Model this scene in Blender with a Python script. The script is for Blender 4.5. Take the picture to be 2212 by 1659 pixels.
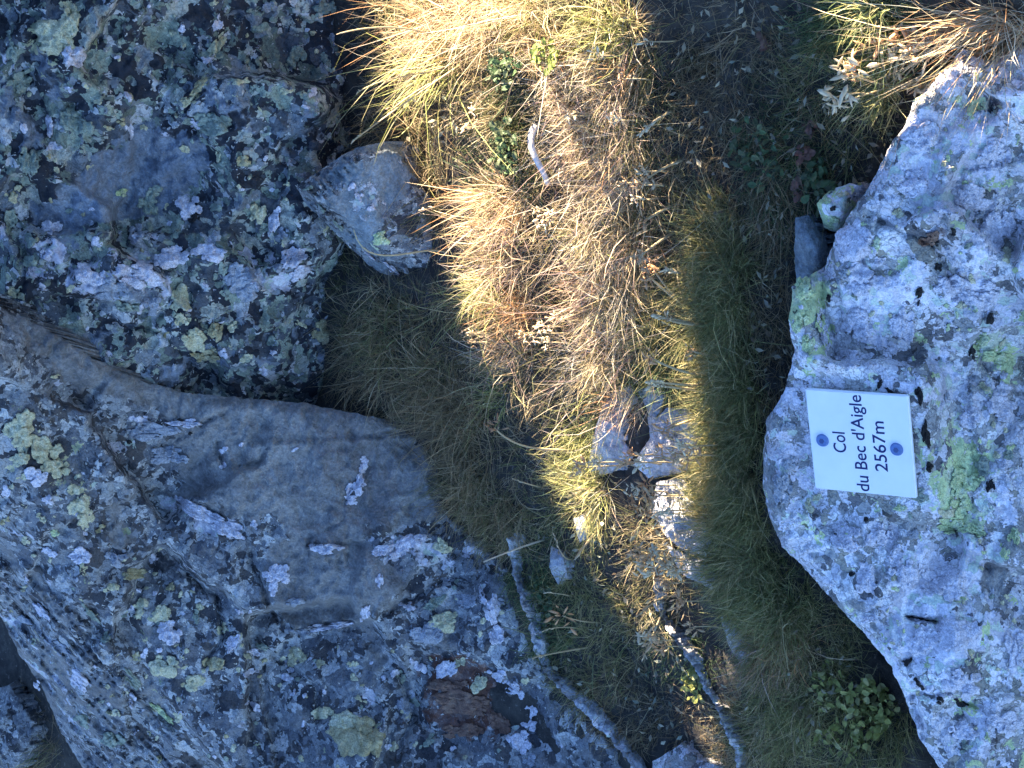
import bpy, math, random
import numpy as np
from mathutils import Vector, Matrix
from mathutils.geometry import delaunay_2d_cdt

random.seed(7); rng = np.random.default_rng(7)
scene = bpy.context.scene
for o in list(bpy.data.objects): bpy.data.objects.remove(o, do_unlink=True)
col = scene.collection

# ------------------------------------------------------------------ camera
D = 2.2                                   # distance camera - centre of the view
TAN = 0.605 / 2.2                         # half field of view along the long side
s45 = math.sqrt(.5)
EX = np.array([0, -s45, -s45])            # picture right = down the slope (the photograph lies on its side)
EY = np.array([1., 0, 0])                 # picture up    = to the right of the place
DIR = np.array([0, s45, -s45])
CAM = -DIR * D
K = TAN / 1106.
M = D * K                                 # metres per layout unit at the centre
cam = bpy.data.cameras.new('camera'); camo = bpy.data.objects.new('camera', cam); col.objects.link(camo)
camo.matrix_world = Matrix(((EX[0], EY[0], -DIR[0], CAM[0]), (EX[1], EY[1], -DIR[1], CAM[1]), (EX[2], EY[2], -DIR[2], CAM[2]), (0, 0, 0, 1)))
cam.sensor_fit = 'HORIZONTAL'; cam.sensor_width = 36; cam.lens = 18 / TAN
cam.clip_start = .05; cam.clip_end = 500
scene.camera = camo
scene.render.resolution_x = 1024; scene.render.resolution_y = 768

# ------------------------------------------------------------------ sky, sun, exposure
SUN_AZ = math.radians(14)                 # from +X towards +Y
SUN_EL = math.radians(26.5)
sun_to = Vector((math.cos(SUN_AZ) * math.cos(SUN_EL), math.sin(SUN_AZ) * math.cos(SUN_EL), math.sin(SUN_EL)))
w = bpy.data.worlds.new('World'); scene.world = w; w.use_nodes = True
nt = w.node_tree; bg = nt.nodes['Background']
sky = nt.nodes.new('ShaderNodeTexSky'); sky.sky_type = 'NISHITA'; sky.sun_disc = False
sky.sun_elevation = SUN_EL; sky.sun_rotation = math.pi / 2 - SUN_AZ
sky.altitude = 2567; sky.air_density = 1.0; sky.dust_density = .3; sky.ozone_density = 6
nt.links.new(sky.outputs[0], bg.inputs[0]); bg.inputs[1].default_value = .05
sl = bpy.data.lights.new('sun', 'SUN'); sl.energy = 5; sl.angle = math.radians(.53); sl.color = (1, .84, .62)
so = bpy.data.objects.new('sun', sl); col.objects.link(so)
so.rotation_euler = sun_to.to_track_quat('Z', 'Y').to_euler(); so.location = sun_to * 20
scene.cycles.max_bounces = 5; scene.cycles.diffuse_bounces = 3; scene.cycles.transmission_bounces = 3; scene.cycles.glossy_bounces = 2
scene.view_settings.view_transform = 'Standard'; scene.view_settings.look = 'None'
scene.view_settings.exposure = 3.65; scene.view_settings.gamma = 1; scene.view_settings.use_curve_mapping = False

# ------------------------------------------------------------------ helpers
def P(x, y, z):                           # layout position + height -> point of the place
    x = np.asarray(x, float); y = np.asarray(y, float)
    v = DIR + ((x - 1106) * K)[..., None] * EX + ((829.5 - y) * K)[..., None] * EY
    t = (np.asarray(z) - CAM[2]) / v[..., 2]
    return CAM + v * t[..., None]

def base(y): return .26 * (829.5 - np.asarray(y, float)) * M

class TPS:
    def __init__(s, pts):
        a = np.array(pts, float); s.c = a[:, :2] / 400.; n = len(a)
        Kk = s.phi(np.linalg.norm(s.c[:, None] - s.c[None], axis=2)) + np.eye(n) * 1e-3
        Q = np.c_[np.ones(n), s.c]
        A = np.block([[Kk, Q], [Q.T, np.zeros((3, 3))]])
        s.w = np.linalg.solve(A, np.r_[a[:, 2], 0, 0, 0])
    def phi(s, r): return np.where(r > 0, r * r * np.log(r + 1e-9), 0)
    def __call__(s, x, y):
        q = np.stack([np.ravel(x), np.ravel(y)], 1) / 400.
        out = s.phi(np.linalg.norm(q[:, None] - s.c[None], axis=2)) @ s.w[:-3] + np.c_[np.ones(len(q)), q] @ s.w[-3:]
        return out.reshape(np.shape(x))

_perm = np.random.default_rng(3).permutation(256); _perm = np.r_[_perm, _perm, _perm]
_grad = np.random.default_rng(4).normal(size=(256, 2)); _grad /= np.linalg.norm(_grad, axis=1)[:, None]
def perlin(x, y, seed=0):
    x = np.asarray(x, float) + seed * 17.3; y = np.asarray(y, float) + seed * 9.1
    xi = np.floor(x).astype(int); yi = np.floor(y).astype(int); xf = x - xi; yf = y - yi
    u = xf**3 * (xf * (xf * 6 - 15) + 10); v = yf**3 * (yf * (yf * 6 - 15) + 10)
    def g(a, b, dx, dy):
        h = _perm[_perm[a & 255] + (b & 255)]; return _grad[h, 0] * dx + _grad[h, 1] * dy
    a = g(xi, yi, xf, yf); b = g(xi + 1, yi, xf - 1, yf); c = g(xi, yi + 1, xf, yf - 1); d = g(xi + 1, yi + 1, xf - 1, yf - 1)
    return (a + u * (b - a)) * (1 - v) + (c + u * (d - c)) * v
def fbm(x, y, oct=4, seed=0, rough=.5):
    t = 0; a = 1; f = 1
    for i in range(oct): t = t + a * perlin(x * f, y * f, seed + i); a *= rough; f *= 2.03
    return t
def sdist(x, y, poly):                    # signed distance to a polygon, positive inside
    x = np.asarray(x, float).ravel(); y = np.asarray(y, float).ravel()
    p = np.array(poly, float); q = np.roll(p, -1, 0)
    out = np.full(len(x), 1e9); ins = np.zeros(len(x), bool)
    for (ax, ay), (bx, by) in zip(p, q):
        dx, dy = bx - ax, by - ay; L = dx * dx + dy * dy + 1e-9
        t = np.clip(((x - ax) * dx + (y - ay) * dy) / L, 0, 1)
        out = np.minimum(out, np.hypot(x - ax - t * dx, y - ay - t * dy))
        c = ((ay > y) != (by > y)) & (x < dx * (y - ay) / (dy if dy else 1e-9) + ax); ins ^= c
    return np.where(ins, out, -out)
def sstep(a, b, t):
    t = np.clip((t - a) / (b - a), 0, 1); return t * t * (3 - 2 * t)

def new_mesh(name, verts, faces, loops=None):
    me = bpy.data.meshes.new(name); me.from_pydata(np.asarray(verts).tolist(), [], faces); me.update(); return me
def link(name, me, mat=None, parent=None, loc=None, smooth=True):
    o = bpy.data.objects.new(name, me); col.objects.link(o)
    if mat and not me.materials: me.materials.append(mat)
    if smooth and me: me.polygons.foreach_set('use_smooth', [True] * len(me.polygons))
    if loc is not None: o.location = loc
    if parent: o.parent = parent
    return o
def tag(o, label=None, cat=None, group=None, kind=None):
    if label: o['label'] = label
    if cat: o['category'] = cat
    if group: o['group'] = group
    if kind: o['kind'] = kind
    return o

# ------------------------------------------------------------------ materials
class NT:
    def __init__(s, name):
        s.m = bpy.data.materials.new(name); s.m.use_nodes = True; s.t = s.m.node_tree; s.t.nodes.clear()
        s.out = s.n('ShaderNodeOutputMaterial')
    def n(s, typ, **kw):
        nd = s.t.nodes.new(typ)
        for k, v in kw.items(): setattr(nd, k, v)
        return nd
    def put(s, sock, v):
        if hasattr(v, 'is_output'): s.t.links.new(v, sock)
        elif isinstance(v, (tuple, list)) and sock.type == 'RGBA': sock.default_value = (*v[:3], 1)
        else: sock.default_value = v
    def math(s, op, a, b=0., c=None, clamp=False):
        nd = s.n('ShaderNodeMath', operation=op, use_clamp=clamp); s.put(nd.inputs[0], a); s.put(nd.inputs[1], b)
        if c is not None: s.put(nd.inputs[2], c)
        return nd.outputs[0]
    def mix(s, f, a, b, mode='MIX'):
        nd = s.n('ShaderNodeMix', data_type='RGBA', blend_type=mode); s.put(nd.inputs[0], f); s.put(nd.inputs[6], a); s.put(nd.inputs[7], b); return nd.outputs[2]
    def noise(s, vec, scale, detail=4, rough=.5, dist=0):
        nd = s.n('ShaderNodeTexNoise'); s.put(nd.inputs['Vector'], vec); nd.inputs['Scale'].default_value = scale
        nd.inputs['Detail'].default_value = detail; nd.inputs['Roughness'].default_value = rough; nd.inputs['Distortion'].default_value = dist; return nd
    def vor(s, vec, scale, feature='F1'):
        nd = s.n('ShaderNodeTexVoronoi', feature=feature); s.put(nd.inputs['Vector'], vec); nd.inputs['Scale'].default_value = scale; return nd
    def ramp(s, f, stops, interp='LINEAR'):
        nd = s.n('ShaderNodeValToRGB'); r = nd.color_ramp; r.interpolation = interp
        while len(r.elements) < len(stops): r.elements.new(.5)
        for e, (p, c) in zip(r.elements, stops): e.position = p; e.color = (*c, 1)
        s.put(nd.inputs[0], f); return nd.outputs[0]
    def step(s, v, t, wd=.02):
        nd = s.n('ShaderNodeMapRange', interpolation_type='SMOOTHSTEP'); s.put(nd.inputs[0], v)
        s.put(nd.inputs[1], t if hasattr(t, 'is_output') else t - wd); nd.inputs[2].default_value = 0
        if hasattr(t, 'is_output'): nd.inputs[2].default_value = 0
        else: nd.inputs[2].default_value = t + wd
        return nd.outputs[0]
    def vadd(s, a, b):
        nd = s.n('ShaderNodeVectorMath', operation='ADD'); s.put(nd.inputs[0], a); s.put(nd.inputs[1], b); return nd.outputs[0]
    def vscale(s, a, f):
        nd = s.n('ShaderNodeVectorMath', operation='SCALE'); s.put(nd.inputs[0], a); nd.inputs['Scale'].default_value = f; return nd.outputs[0]

def warp(n, v, scale, amt, detail=3):
    d = n.n('ShaderNodeVectorMath', operation='SUBTRACT'); n.put(d.inputs[0], n.noise(v, scale, detail).outputs['Color']); d.inputs[1].default_value = (.5, .5, .5)
    return n.vadd(v, n.vscale(d.outputs[0], amt))

def rock_material(name, mosaic, bare, pale, yel, rust, cell=55, seed=0., pale_bias=.0, yel_bias=0., bump=.0035):
    n = NT(name)
    tc = n.n('ShaderNodeTexCoord').outputs['Object']
    v0 = n.vadd(tc, (seed, seed * .7, seed * .3))
    at = n.n('ShaderNodeAttribute', attribute_name='zones')
    sp = n.n('ShaderNodeSeparateColor'); n.put(sp.inputs[0], at.outputs['Color'])
    zp, zy, zr, zb = sp.outputs[0], sp.outputs[1], sp.outputs[2], at.outputs['Alpha']
    v = warp(n, v0, 45, .035, 3); v2 = warp(n, v0, 130, .016, 2)
    # mosaic of crust lichens, two sizes
    c1 = n.vor(v, cell); c2 = n.vor(v2, cell * 2.6)
    e1 = n.vor(v2, cell * 2.6, 'DISTANCE_TO_EDGE').outputs['Distance']
    s1 = n.n('ShaderNodeSeparateColor'); n.put(s1.inputs[0], c1.outputs['Color'])
    s2 = n.n('ShaderNodeSeparateColor'); n.put(s2.inputs[0], c2.outputs['Color'])
    pick = n.step(s1.outputs[1], .42, .02)
    rv = n.mix(pick, s1.outputs[0], s2.outputs[0])
    rvf = n.n('ShaderNodeSeparateColor'); n.put(rvf.inputs[0], rv); rval = rvf.outputs[0]
    mos = n.ramp(rval, mosaic, 'CONSTANT')
    fine = n.noise(v0, 420, 1, .7).outputs['Fac']; med = n.noise(v0, 70, 4, .65).outputs['Fac']; big = n.noise(v0, 11, 2, .6).outputs['Fac']
    mos = n.mix(n.math('MULTIPLY', n.step(e1, .05, .05), 1.), n.mix(.5, mos, (.02, .022, .03)), mos)
    gr = n.noise(v0, 240, 2, .8).outputs['Fac']
    br = n.ramp(n.math('ADD', n.math('MULTIPLY', med, .55), n.math('MULTIPLY', gr, .45)), [(.30, tuple(c * .5 for c in bare)), (.5, bare), (.70, tuple(c * 1.6 for c in bare))])
    # bare stone breaks through where the noise is low
    bm = n.step(n.math('ADD', n.noise(v, 13, 4, .6).outputs['Fac'], n.math('MULTIPLY', zb, .5)), .62, .03)
    c = n.mix(bm, mos, br)
    rm = n.step(n.math('ADD', n.noise(v, 26, 4, .65).outputs['Fac'], n.math('MULTIPLY', zr, .45)), .74, .06)
    c = n.mix(n.math('MULTIPLY', rm, .75), c, n.ramp(med, [(.3, tuple(x * .5 for x in rust)), (.7, rust)]))
    # pale crusts
    pn = n.noise(n.vadd(v2, (3.1, 1.7, .4)), 24, 5, .66).outputs['Fac']
    pm = n.step(n.math('ADD', pn, n.math('MULTIPLY', n.math('SUBTRACT', zp, .5 - pale_bias), .42)), .60, .014)
    ps = s2
    pc = n.ramp(ps.outputs[0], [(0, tuple(x * .72 for x in pale)), (.35, pale), (.7, tuple(min(.86, x * 1.14) for x in pale)), (.9, (pale[0] * .8, pale[1] * .95, pale[2] * .75))])
    pe = e1
    pc = n.mix(n.step(pe, .06, .06), n.mix(.22, pc, (.10, .10, .13)), pc)
    c = n.mix(pm, c, pc)
    # yellow and green crusts
    yn = n.noise(n.vadd(v2, (7.7, 5.2, 2.4)), 34, 4, .62).outputs['Fac']
    ym = n.step(n.math('ADD', yn, n.math('MULTIPLY', n.math('SUBTRACT', zy, .5 - yel_bias), .42)), .66, .014)
    yc = n.ramp(n.noise(v0, 30, 1).outputs['Fac'], [(.35, yel[0]), (.5, yel[1]), (.62, yel[2])])
    c = n.mix(ym, c, yc)
    # small pale dots and dark pits
    dv = n.vor(v2, cell * 4.2); ds = n.n('ShaderNodeSeparateColor'); n.put(ds.inputs[0], dv.outputs['Color'])
    dm = n.math('MULTIPLY', n.math('SUBTRACT', 1., n.step(dv.outputs['Distance'], .30, .05)), n.step(ds.outputs[0], .87, .01))
    c = n.mix(n.math('MULTIPLY', dm, n.math('SUBTRACT', 1., n.math('MULTIPLY', bm, .8))), c, tuple(min(.7, x) for x in (pale[0], pale[1] * .98, pale[2] * .8)))
    kv = c2; ks = s2
    km = n.math('MULTIPLY', n.math('SUBTRACT', 1., n.step(kv.outputs['Distance'], .34, .04)), n.step(ks.outputs[1], .93, .01))
    c = n.mix(n.math('MULTIPLY', n.math('MULTIPLY', km, n.math('SUBTRACT', 1., bm)), .8), c, (.022, .021, .025))
    c = n.mix(1., c, n.ramp(fine, [(.25, (.78, .78, .78)), (.7, (1.1, 1.1, 1.1))]), 'MULTIPLY')
    c = n.mix(1., c, n.ramp(big, [(.3, (.72, .72, .74)), (.7, (1.2, 1.19, 1.16))]), 'MULTIPLY')
    h = n.math('ADD', n.math('MULTIPLY', med, 1.6), n.math('MULTIPLY', fine, .55)); h = n.math('ADD', h, n.math('MULTIPLY', pm, .5))
    bp = n.n('ShaderNodeBump'); bp.inputs['Strength'].default_value = .9; bp.inputs['Distance'].default_value = bump; n.put(bp.inputs['Height'], h)
    b = n.n('ShaderNodeBsdfPrincipled'); n.put(b.inputs['Base Color'], c); b.inputs['Roughness'].default_value = .9
    b.inputs['Specular IOR Level'].default_value = .25; n.put(b.inputs['Normal'], bp.outputs[0])
    n.put(n.out.inputs[0], b.outputs[0]); return n.m

def crust_material(name, c0, c1, c2):
    n = NT(name); tc = n.n('ShaderNodeTexCoord').outputs['Object']
    a = n.noise(tc, 90, 4, .65).outputs['Fac']; f = n.noise(tc, 480, 1, .7).outputs['Fac']
    v = n.vor(warp(n, tc, 140, .012), 260, 'DISTANCE_TO_EDGE').outputs['Distance']
    c = n.ramp(a, [(.33, c0), (.5, c1), (.66, c2)])
    c = n.mix(n.step(v, .06, .06), n.mix(.45, c, (.05, .05, .05)), c)
    c = n.mix(1., c, n.ramp(f, [(.25, (.7, .7, .7)), (.7, (1.12, 1.12, 1.12))]), 'MULTIPLY')
    bp = n.n('ShaderNodeBump'); bp.inputs['Strength'].default_value = .8; bp.inputs['Distance'].default_value = .0016
    n.put(bp.inputs['Height'], n.math('ADD', a, n.math('MULTIPLY', f, .5)))
    b = n.n('ShaderNodeBsdfPrincipled'); n.put(b.inputs['Base Color'], c); b.inputs['Roughness'].default_value = .95; b.inputs['Specular IOR Level'].default_value = .15
    n.put(b.inputs['Normal'], bp.outputs[0]); n.put(n.out.inputs[0], b.outputs[0]); return n.m

def blade_material(name, trans=.4):
    n = NT(name); at = n.n('ShaderNodeAttribute', attribute_name='col').outputs['Color']
    b = n.n('ShaderNodeBsdfPrincipled'); n.put(b.inputs['Base Color'], at); b.inputs['Roughness'].default_value = .62; b.inputs['Specular IOR Level'].default_value = .25
    t = n.n('ShaderNodeBsdfTranslucent'); n.put(t.inputs[0], at)
    mx = n.n('ShaderNodeMixShader'); mx.inputs[0].default_value = trans; n.put(mx.inputs[1], b.outputs[0]); n.put(mx.inputs[2], t.outputs[0])
    n.put(n.out.inputs[0], mx.outputs[0]); return n.m

def plain(name, c, rough=.6, spec=.4, metal=0., var=.0, scale=80, bump=0.):
    n = NT(name); b = n.n('ShaderNodeBsdfPrincipled')
    tc = n.n('ShaderNodeTexCoord').outputs['Object']; f = n.noise(tc, scale, 6, .6).outputs['Fac']
    n.put(b.inputs['Base Color'], n.ramp(f, [(.3, tuple(x * (1 - var) for x in c)), (.7, tuple(min(1, x * (1 + var)) for x in c))]))
    b.inputs['Roughness'].default_value = rough; b.inputs['Specular IOR Level'].default_value = spec; b.inputs['Metallic'].default_value = metal
    if bump:
        bp = n.n('ShaderNodeBump'); bp.inputs['Distance'].default_value = bump; n.put(bp.inputs['Height'], f); n.put(b.inputs['Normal'], bp.outputs[0])
    n.put(n.out.inputs[0], b.outputs[0]); return n.m

DARKMOS = [(0, (.026, .03, .04)), (.20, (.085, .095, .11)), (.36, (.155, .185, .155)), (.50, (.20, .22, .24)), (.60, (.04, .04, .046)), (.70, (.26, .30, .24)), (.83, (.37, .38, .33)), (.93, (.46, .46, .46))]
MIDMOS = [(0, (.05, .052, .06)), (.17, (.14, .145, .16)), (.38, (.21, .22, .235)), (.56, (.085, .08, .08)), (.68, (.30, .305, .305)), (.86, (.43, .43, .43))]
PALEMOS = [(0, (.16, .155, .16)), (.12, (.36, .355, .35)), (.32, (.56, .54, .58)), (.52, (.27, .26, .23)), (.61, (.64, .62, .66)), (.84, (.72, .70, .71))]
YEL = ((.19, .23, .15), (.44, .42, .25), (.55, .49, .29))
LIM = ((.42, .50, .28), (.54, .62, .32), (.50, .53, .42))
M_A = rock_material('lichened_dark_rock', DARKMOS, (.18, .205, .245), (.50, .49, .56), YEL, (.11, .055, .03), 42, 1.3, -.16, -.06)
M_B = rock_material('brown_grey_rock', MIDMOS, (.20, .193, .188), (.52, .51, .56), YEL, (.16, .06, .03), 46, 4.1, -.14, -.10)
M_S = rock_material('pale_crusted_rock', PALEMOS, (.25, .25, .25), (.68, .65, .71), LIM, (.16, .08, .05), 40, 8.2, .15, .05)
M_W = rock_material('grey_slab_rock', MIDMOS, (.18, .21, .235), (.42, .43, .47), LIM, (.16, .08, .05), 70, 2.2, -.12, -.16)
M_E = rock_material('small_pale_rock', PALEMOS, (.36, .37, .40), (.56, .55, .60), LIM, (.16, .08, .05), 70, 5.5, .16, -.18)
LM = dict(w=crust_material('white_lichen', (.50, .48, .53), (.62, .59, .65), (.70, .67, .72)),
          y=crust_material('cream_lichen', (.42, .38, .24), (.56, .52, .33), (.63, .58, .41)),
          l=crust_material('lime_lichen', (.42, .50, .26), (.55, .62, .32), (.60, .64, .44)),
          g=crust_material('grey_green_lichen', (.19, .23, .19), (.27, .31, .25), (.34, .37, .30)),
          o=crust_material('ochre_lichen', (.28, .23, .12), (.42, .36, .20), (.52, .46, .29)),
          b=crust_material('blue_grey_lichen', (.22, .23, .27), (.31, .33, .37), (.40, .41, .45)),
          k=crust_material('black_lichen_and_gap_shade', (.012, .012, .014), (.02, .018, .018), (.035, .03, .028)),  # real black lichen, and painted shade in gaps of the pale boulder
          r=crust_material('rust_stain', (.15, .09, .07), (.21, .12, .085), (.24, .16, .12)))
M_GRASS = blade_material('grass_blade', .5)
M_LEAF = blade_material('leaf_blade', .3)
M_STEM = blade_material('dry_stem', .25)
nn = NT('dark_soil'); tc_ = nn.n('ShaderNodeTexCoord').outputs['Object']
f1 = nn.noise(tc_, 40, 8, .7).outputs['Fac']; f2 = nn.noise(tc_, 260, 6, .7).outputs['Fac']
cc = nn.ramp(f1, [(.3, (.030, .028, .027)), (.5, (.060, .055, .050)), (.7, (.105, .095, .080))])
cc = nn.mix(nn.step(nn.noise(tc_, 150, 5, .6).outputs['Fac'], .64, .03), cc, (.17, .155, .135))
bb = nn.n('ShaderNodeBsdfPrincipled'); nn.put(bb.inputs['Base Color'], cc); bb.inputs['Roughness'].default_value = 1; bb.inputs['Specular IOR Level'].default_value = .1
bpn = nn.n('ShaderNodeBump'); bpn.inputs['Distance'].default_value = .006; nn.put(bpn.inputs['Height'], nn.math('ADD', f1, nn.math('MULTIPLY', f2, .6))); nn.put(bb.inputs['Normal'], bpn.outputs[0])
nn.put(nn.out.inputs[0], bb.outputs[0]); M_SOIL = nn.m

# ------------------------------------------------------------------ ground: one sheet, fine here, running out to the horizon
g_tps = TPS([(0, 0, -.02), (0, 830, -.02), (0, 1659, -.04), (500, 400, -.02), (500, 1200, -.03), (760, 0, 0), (760, 300, 0), (800, 600, .012), (790, 700, .022), (760, 830, .028),
             (1000, 100, .012), (1000, 500, .015), (1000, 900, .0), (1000, 1300, -.02), (1250, 100, .035), (1350, 80, .03), (1380, 330, .018), (1250, 500, .024), (1250, 800, .01), (1250, 1200, -.004), (1250, 1600, -.02),
             (1450, 100, .005), (1450, 500, .005), (1450, 900, .0), (1430, 1100, .008), (1450, 1300, -.005), (1450, 1500, -.03), (1600, 400, .0), (1600, 800, .01), (1600, 1200, .012), (1700, 1500, .0), (1800, 1650, -.01),
             (1700, 150, -.012), (1850, 150, -.01), (1850, 400, -.02), (1850, 800, -.05), (1850, 1200, -.05), (2000, 100, .0), (2100, 20, .02), (2212, 0, .03), (2212, 400, -.16), (2212, 900, -.2), (2212, 1600, -.2), (2000, 1650, -.06)])
def ground_z(x, y):
    x = np.asarray(x, float); y = np.asarray(y, float)
    return base(y) + g_tps(x, y) + .010 * fbm(x / 130, y / 130, 4, 5) + .004 * fbm(x / 25, y / 25, 3, 9)
gx = np.arange(-120, 2341, 12.); gy = np.arange(-160, 1821, 12.)
GX, GY = np.meshgrid(gx, gy); GV = P(GX, GY, ground_z(GX, GY)); ny, nx = GX.shape
gv = GV.reshape(-1, 3).tolist(); gf = []
for j in range(ny - 1):
    for i in range(nx - 1): a = j * nx + i; gf.append((a, a + 1, a + nx + 1, a + nx))
loop = [i for i in range(nx)] + [j * nx + nx - 1 for j in range(1, ny)] + [(ny - 1) * nx + i for i in range(nx - 2, -1, -1)] + [j * nx for j in range(ny - 2, 0, -1)]
cx, cy = 0., .1; prev = loop
for kk, f in enumerate((1.15, 1.4, 1.9, 2.8, 5, 10, 25, 70, 160)):
    cur = []
    for li in loop:
        bx, by, bz = gv[li]; x = cx + (bx - cx) * f; y = cy + (by - cy) * f
        far = sstep(1., 2.6, f); z = bz * (1 - far) + far * (-.25 - .02 * (f - 1)) + .05 * math.sin(3 * x + kk) * math.cos(2.3 * y) * min(1, f - 1)
        cur.append(len(gv)); gv.append((x, y, float(z)))
    for q in range(len(loop)): r = (q + 1) % len(loop); gf.append((prev[q], prev[r], cur[r], cur[q]))
    prev = cur
tag(link('ground', new_mesh('ground', gv, gf), M_SOIL), 'dark peaty soil between the rocks and grass', 'ground', kind='structure')

# ------------------------------------------------------------------ rocks
ROCKS = {}
def dense(poly, step, jit, seed):
    out = []; n = len(poly); s = 0
    for i in range(n):
        a = np.array(poly[i], float); b = np.array(poly[(i + 1) % n], float); L = np.linalg.norm(b - a); k = max(1, int(L / step))
        nrm = np.array([-(b - a)[1], (b - a)[0]]) / (L + 1e-9)
        for q in range(k):
            p = a + (b - a) * q / k
            out.append(p + nrm * jit * float(fbm(np.array(p[0] / 22.), np.array(p[1] / 22.), 4, seed, .6)))
    return np.array(out)

class Rock:
    def __init__(s, outline, ctrl, step=5., jit=4., edge=(.006, 9.), noise=(.010, 120., .0035, 30., .0012, 9.), plates=(), strata=None, flat=None, seed=0, drop=.12, ref=base, under=None, facet=0., cracks=()):
        s.ffall = 110. if facet and facet < .00011 else 60.; s.facet = facet; s.cracks = cracks; fr = np.random.default_rng(900 + seed); pp = np.array(outline, float); nf = 26
        s.fs = fr.uniform(pp.min(0), pp.max(0), (nf, 2)); s.fg = fr.normal(0, 1, (nf, 2)); s.fo = fr.normal(0, 1, nf)
        s.seed = seed; s.plates = plates; s.strata = strata; s.flat = flat; s.edge = edge; s.nz = noise; s.ref = ref
        s.tps = TPS(ctrl) if len(ctrl) > 3 else None; s.ctrl = ctrl
        s.poly = dense(outline, step, jit, seed); s.step = step; s.drop = drop; s.under = under; s.coarse = s.poly[::5] if len(s.poly) > 60 else s.poly
    def z(s, x, y):
        x = np.asarray(x, float); y = np.asarray(y, float); sh = x.shape; x = x.ravel(); y = y.ravel()
        z = s.ref(y) + s.tps(x, y) if s.ref is base else s.ref(x, y) + s.tps(x, y)
        a, A, b, B, c, C = s.nz
        wx = x + 14 * fbm(x / 60, y / 60, 3, s.seed + 31); wy = y + 14 * fbm(x / 60, y / 60, 3, s.seed + 47)
        z = z + a * fbm(wx / A, wy / A, 3, s.seed) + b * (1 - 2.2 * np.abs(fbm(wx / B, wy / B, 3, s.seed + 5))) + c * fbm(x / C, y / C, 2, s.seed + 11)
        if s.strata:
            ang, amp, wl, mask = s.strata; u = x * math.cos(ang) + y * math.sin(ang); v = -x * math.sin(ang) + y * math.cos(ang)
            st = fbm(u / (wl * 14), v / wl, 3, s.seed + 3); st = np.round(st * 3) / 3 * .6 + st * .4
            z = z + amp * st * (sstep(-25, 10, sdist(x, y, mask)) if mask is not None else 1)
        for pl, h, soft in s.plates:
            d = sdist(x, y, pl) + 9 * fbm(x / 16, y / 16, 3, s.seed + 71, .6)
            z = z + h * sstep(-soft, soft, d)
        if s.facet:
            q = np.stack([wx, wy], 1); dd = np.linalg.norm(q[:, None] - s.fs[None], axis=2); wt = np.exp(-(dd - dd.min(1)[:, None]) / 5.); wt /= wt.sum(1)[:, None]
            pl = ((q[:, None] - s.fs[None]) * s.fg[None]).sum(2) * s.facet + s.fo[None] * s.facet * 25; z = z + (wt * pl).sum(1) * sstep(0, s.ffall, sdist(x, y, s.coarse))
        for line, dep, wd_ in s.cracks:
            ln = np.array(line, float); dm_ = np.full(len(x), 1e9)
            for (ax, ay), (bx, by) in zip(ln[:-1], ln[1:]):
                ex_, ey_ = bx - ax, by - ay; t = np.clip(((wx - ax) * ex_ + (wy - ay) * ey_) / (ex_ * ex_ + ey_ * ey_), 0, 1); dm_ = np.minimum(dm_, np.hypot(wx - ax - t * ex_, wy - ay - t * ey_))
            z = z - dep * np.exp(-(dm_ / wd_)**2)
        d = sdist(x, y, s.coarse)
        z = z - s.edge[0] * np.exp(-np.clip(d, 0, None) / s.edge[1])
        if s.flat:
            fp, (x0, y0, z0, fx, fy) = s.flat; k = sstep(-75, 4, sdist(x, y, fp)); z = z * (1 - k) + k * (z0 + fx * (x - x0) + fy * (y - y0) + .0012 * fbm(x / 12, y / 12, 3, 2))
        return z.reshape(sh)
    def build(s, name, mat, zones=None):
        p = s.poly; mn, mxx = p.min(0), p.max(0); st = s.step
        X, Y = np.meshgrid(np.arange(mn[0], mxx[0], st), np.arange(mn[1], mxx[1], st)); X = X.ravel(); Y = Y.ravel()
        X = X + rng.uniform(-.3, .3, len(X)) * st; Y = Y + rng.uniform(-.3, .3, len(Y)) * st
        k = sdist(X, Y, p) > st * .6
        pts = np.r_[p, np.c_[X[k], Y[k]]]; n = len(p)
        vs, _, fs, ov, _, _ = delaunay_2d_cdt([Vector(q) for q in pts], [], [list(range(n))], 1, 1e-4)
        vs = np.array([(q.x, q.y) for q in vs])
        z = s.z(vs[:, 0], vs[:, 1]); W = P(vs[:, 0], vs[:, 1], z)
        # boundary loop -> skirt down into the soil and a floor
        zb = s.z(p[:, 0], p[:, 1]); Wb = P(p[:, 0], p[:, 1], zb)
        c = Wb.mean(0); low = Wb.copy(); mid = Wb.copy()
        mid[:, 2] -= s.drop * .35; low[:, :2] = c[:2] + (Wb[:, :2] - c[:2]) * .93; low[:, 2] = np.minimum(Wb[:, 2] - s.drop, ground_z(p[:, 0], p[:, 1]) - .03)
        mid[:, :2] += .004 * rng.normal(size=(n, 2)); mid[:, 2] = .6 * Wb[:, 2] + .4 * low[:, 2]
        if s.under:
            kk = (p[:, 1] < s.under[2]).astype(float)[:, None]; mid[:, :2] += kk * np.array(s.under[:2]) * .5; low[:, :2] += kk * np.array(s.under[:2])
        o0 = len(W); V = np.r_[W, Wb, mid, low]; F = [tuple(f) for f in fs]
        # orientation of the top
        a, b_, c_ = (V[i] for i in F[0]); up = np.cross(b_ - a, c_ - a)[2] > 0
        if not up: F = [f[::-1] for f in F]
        area = np.sum(p[:, 0] * np.roll(p[:, 1], -1) - p[:, 1] * np.roll(p[:, 0], -1)); 
        for L in (0, 1):
            for i in range(n):
                j = (i + 1) % n; q = (o0 + L * n + i, o0 + L * n + j, o0 + (L + 1) * n + j, o0 + (L + 1) * n + i); F.append(q if area < 0 else q[::-1])
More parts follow.
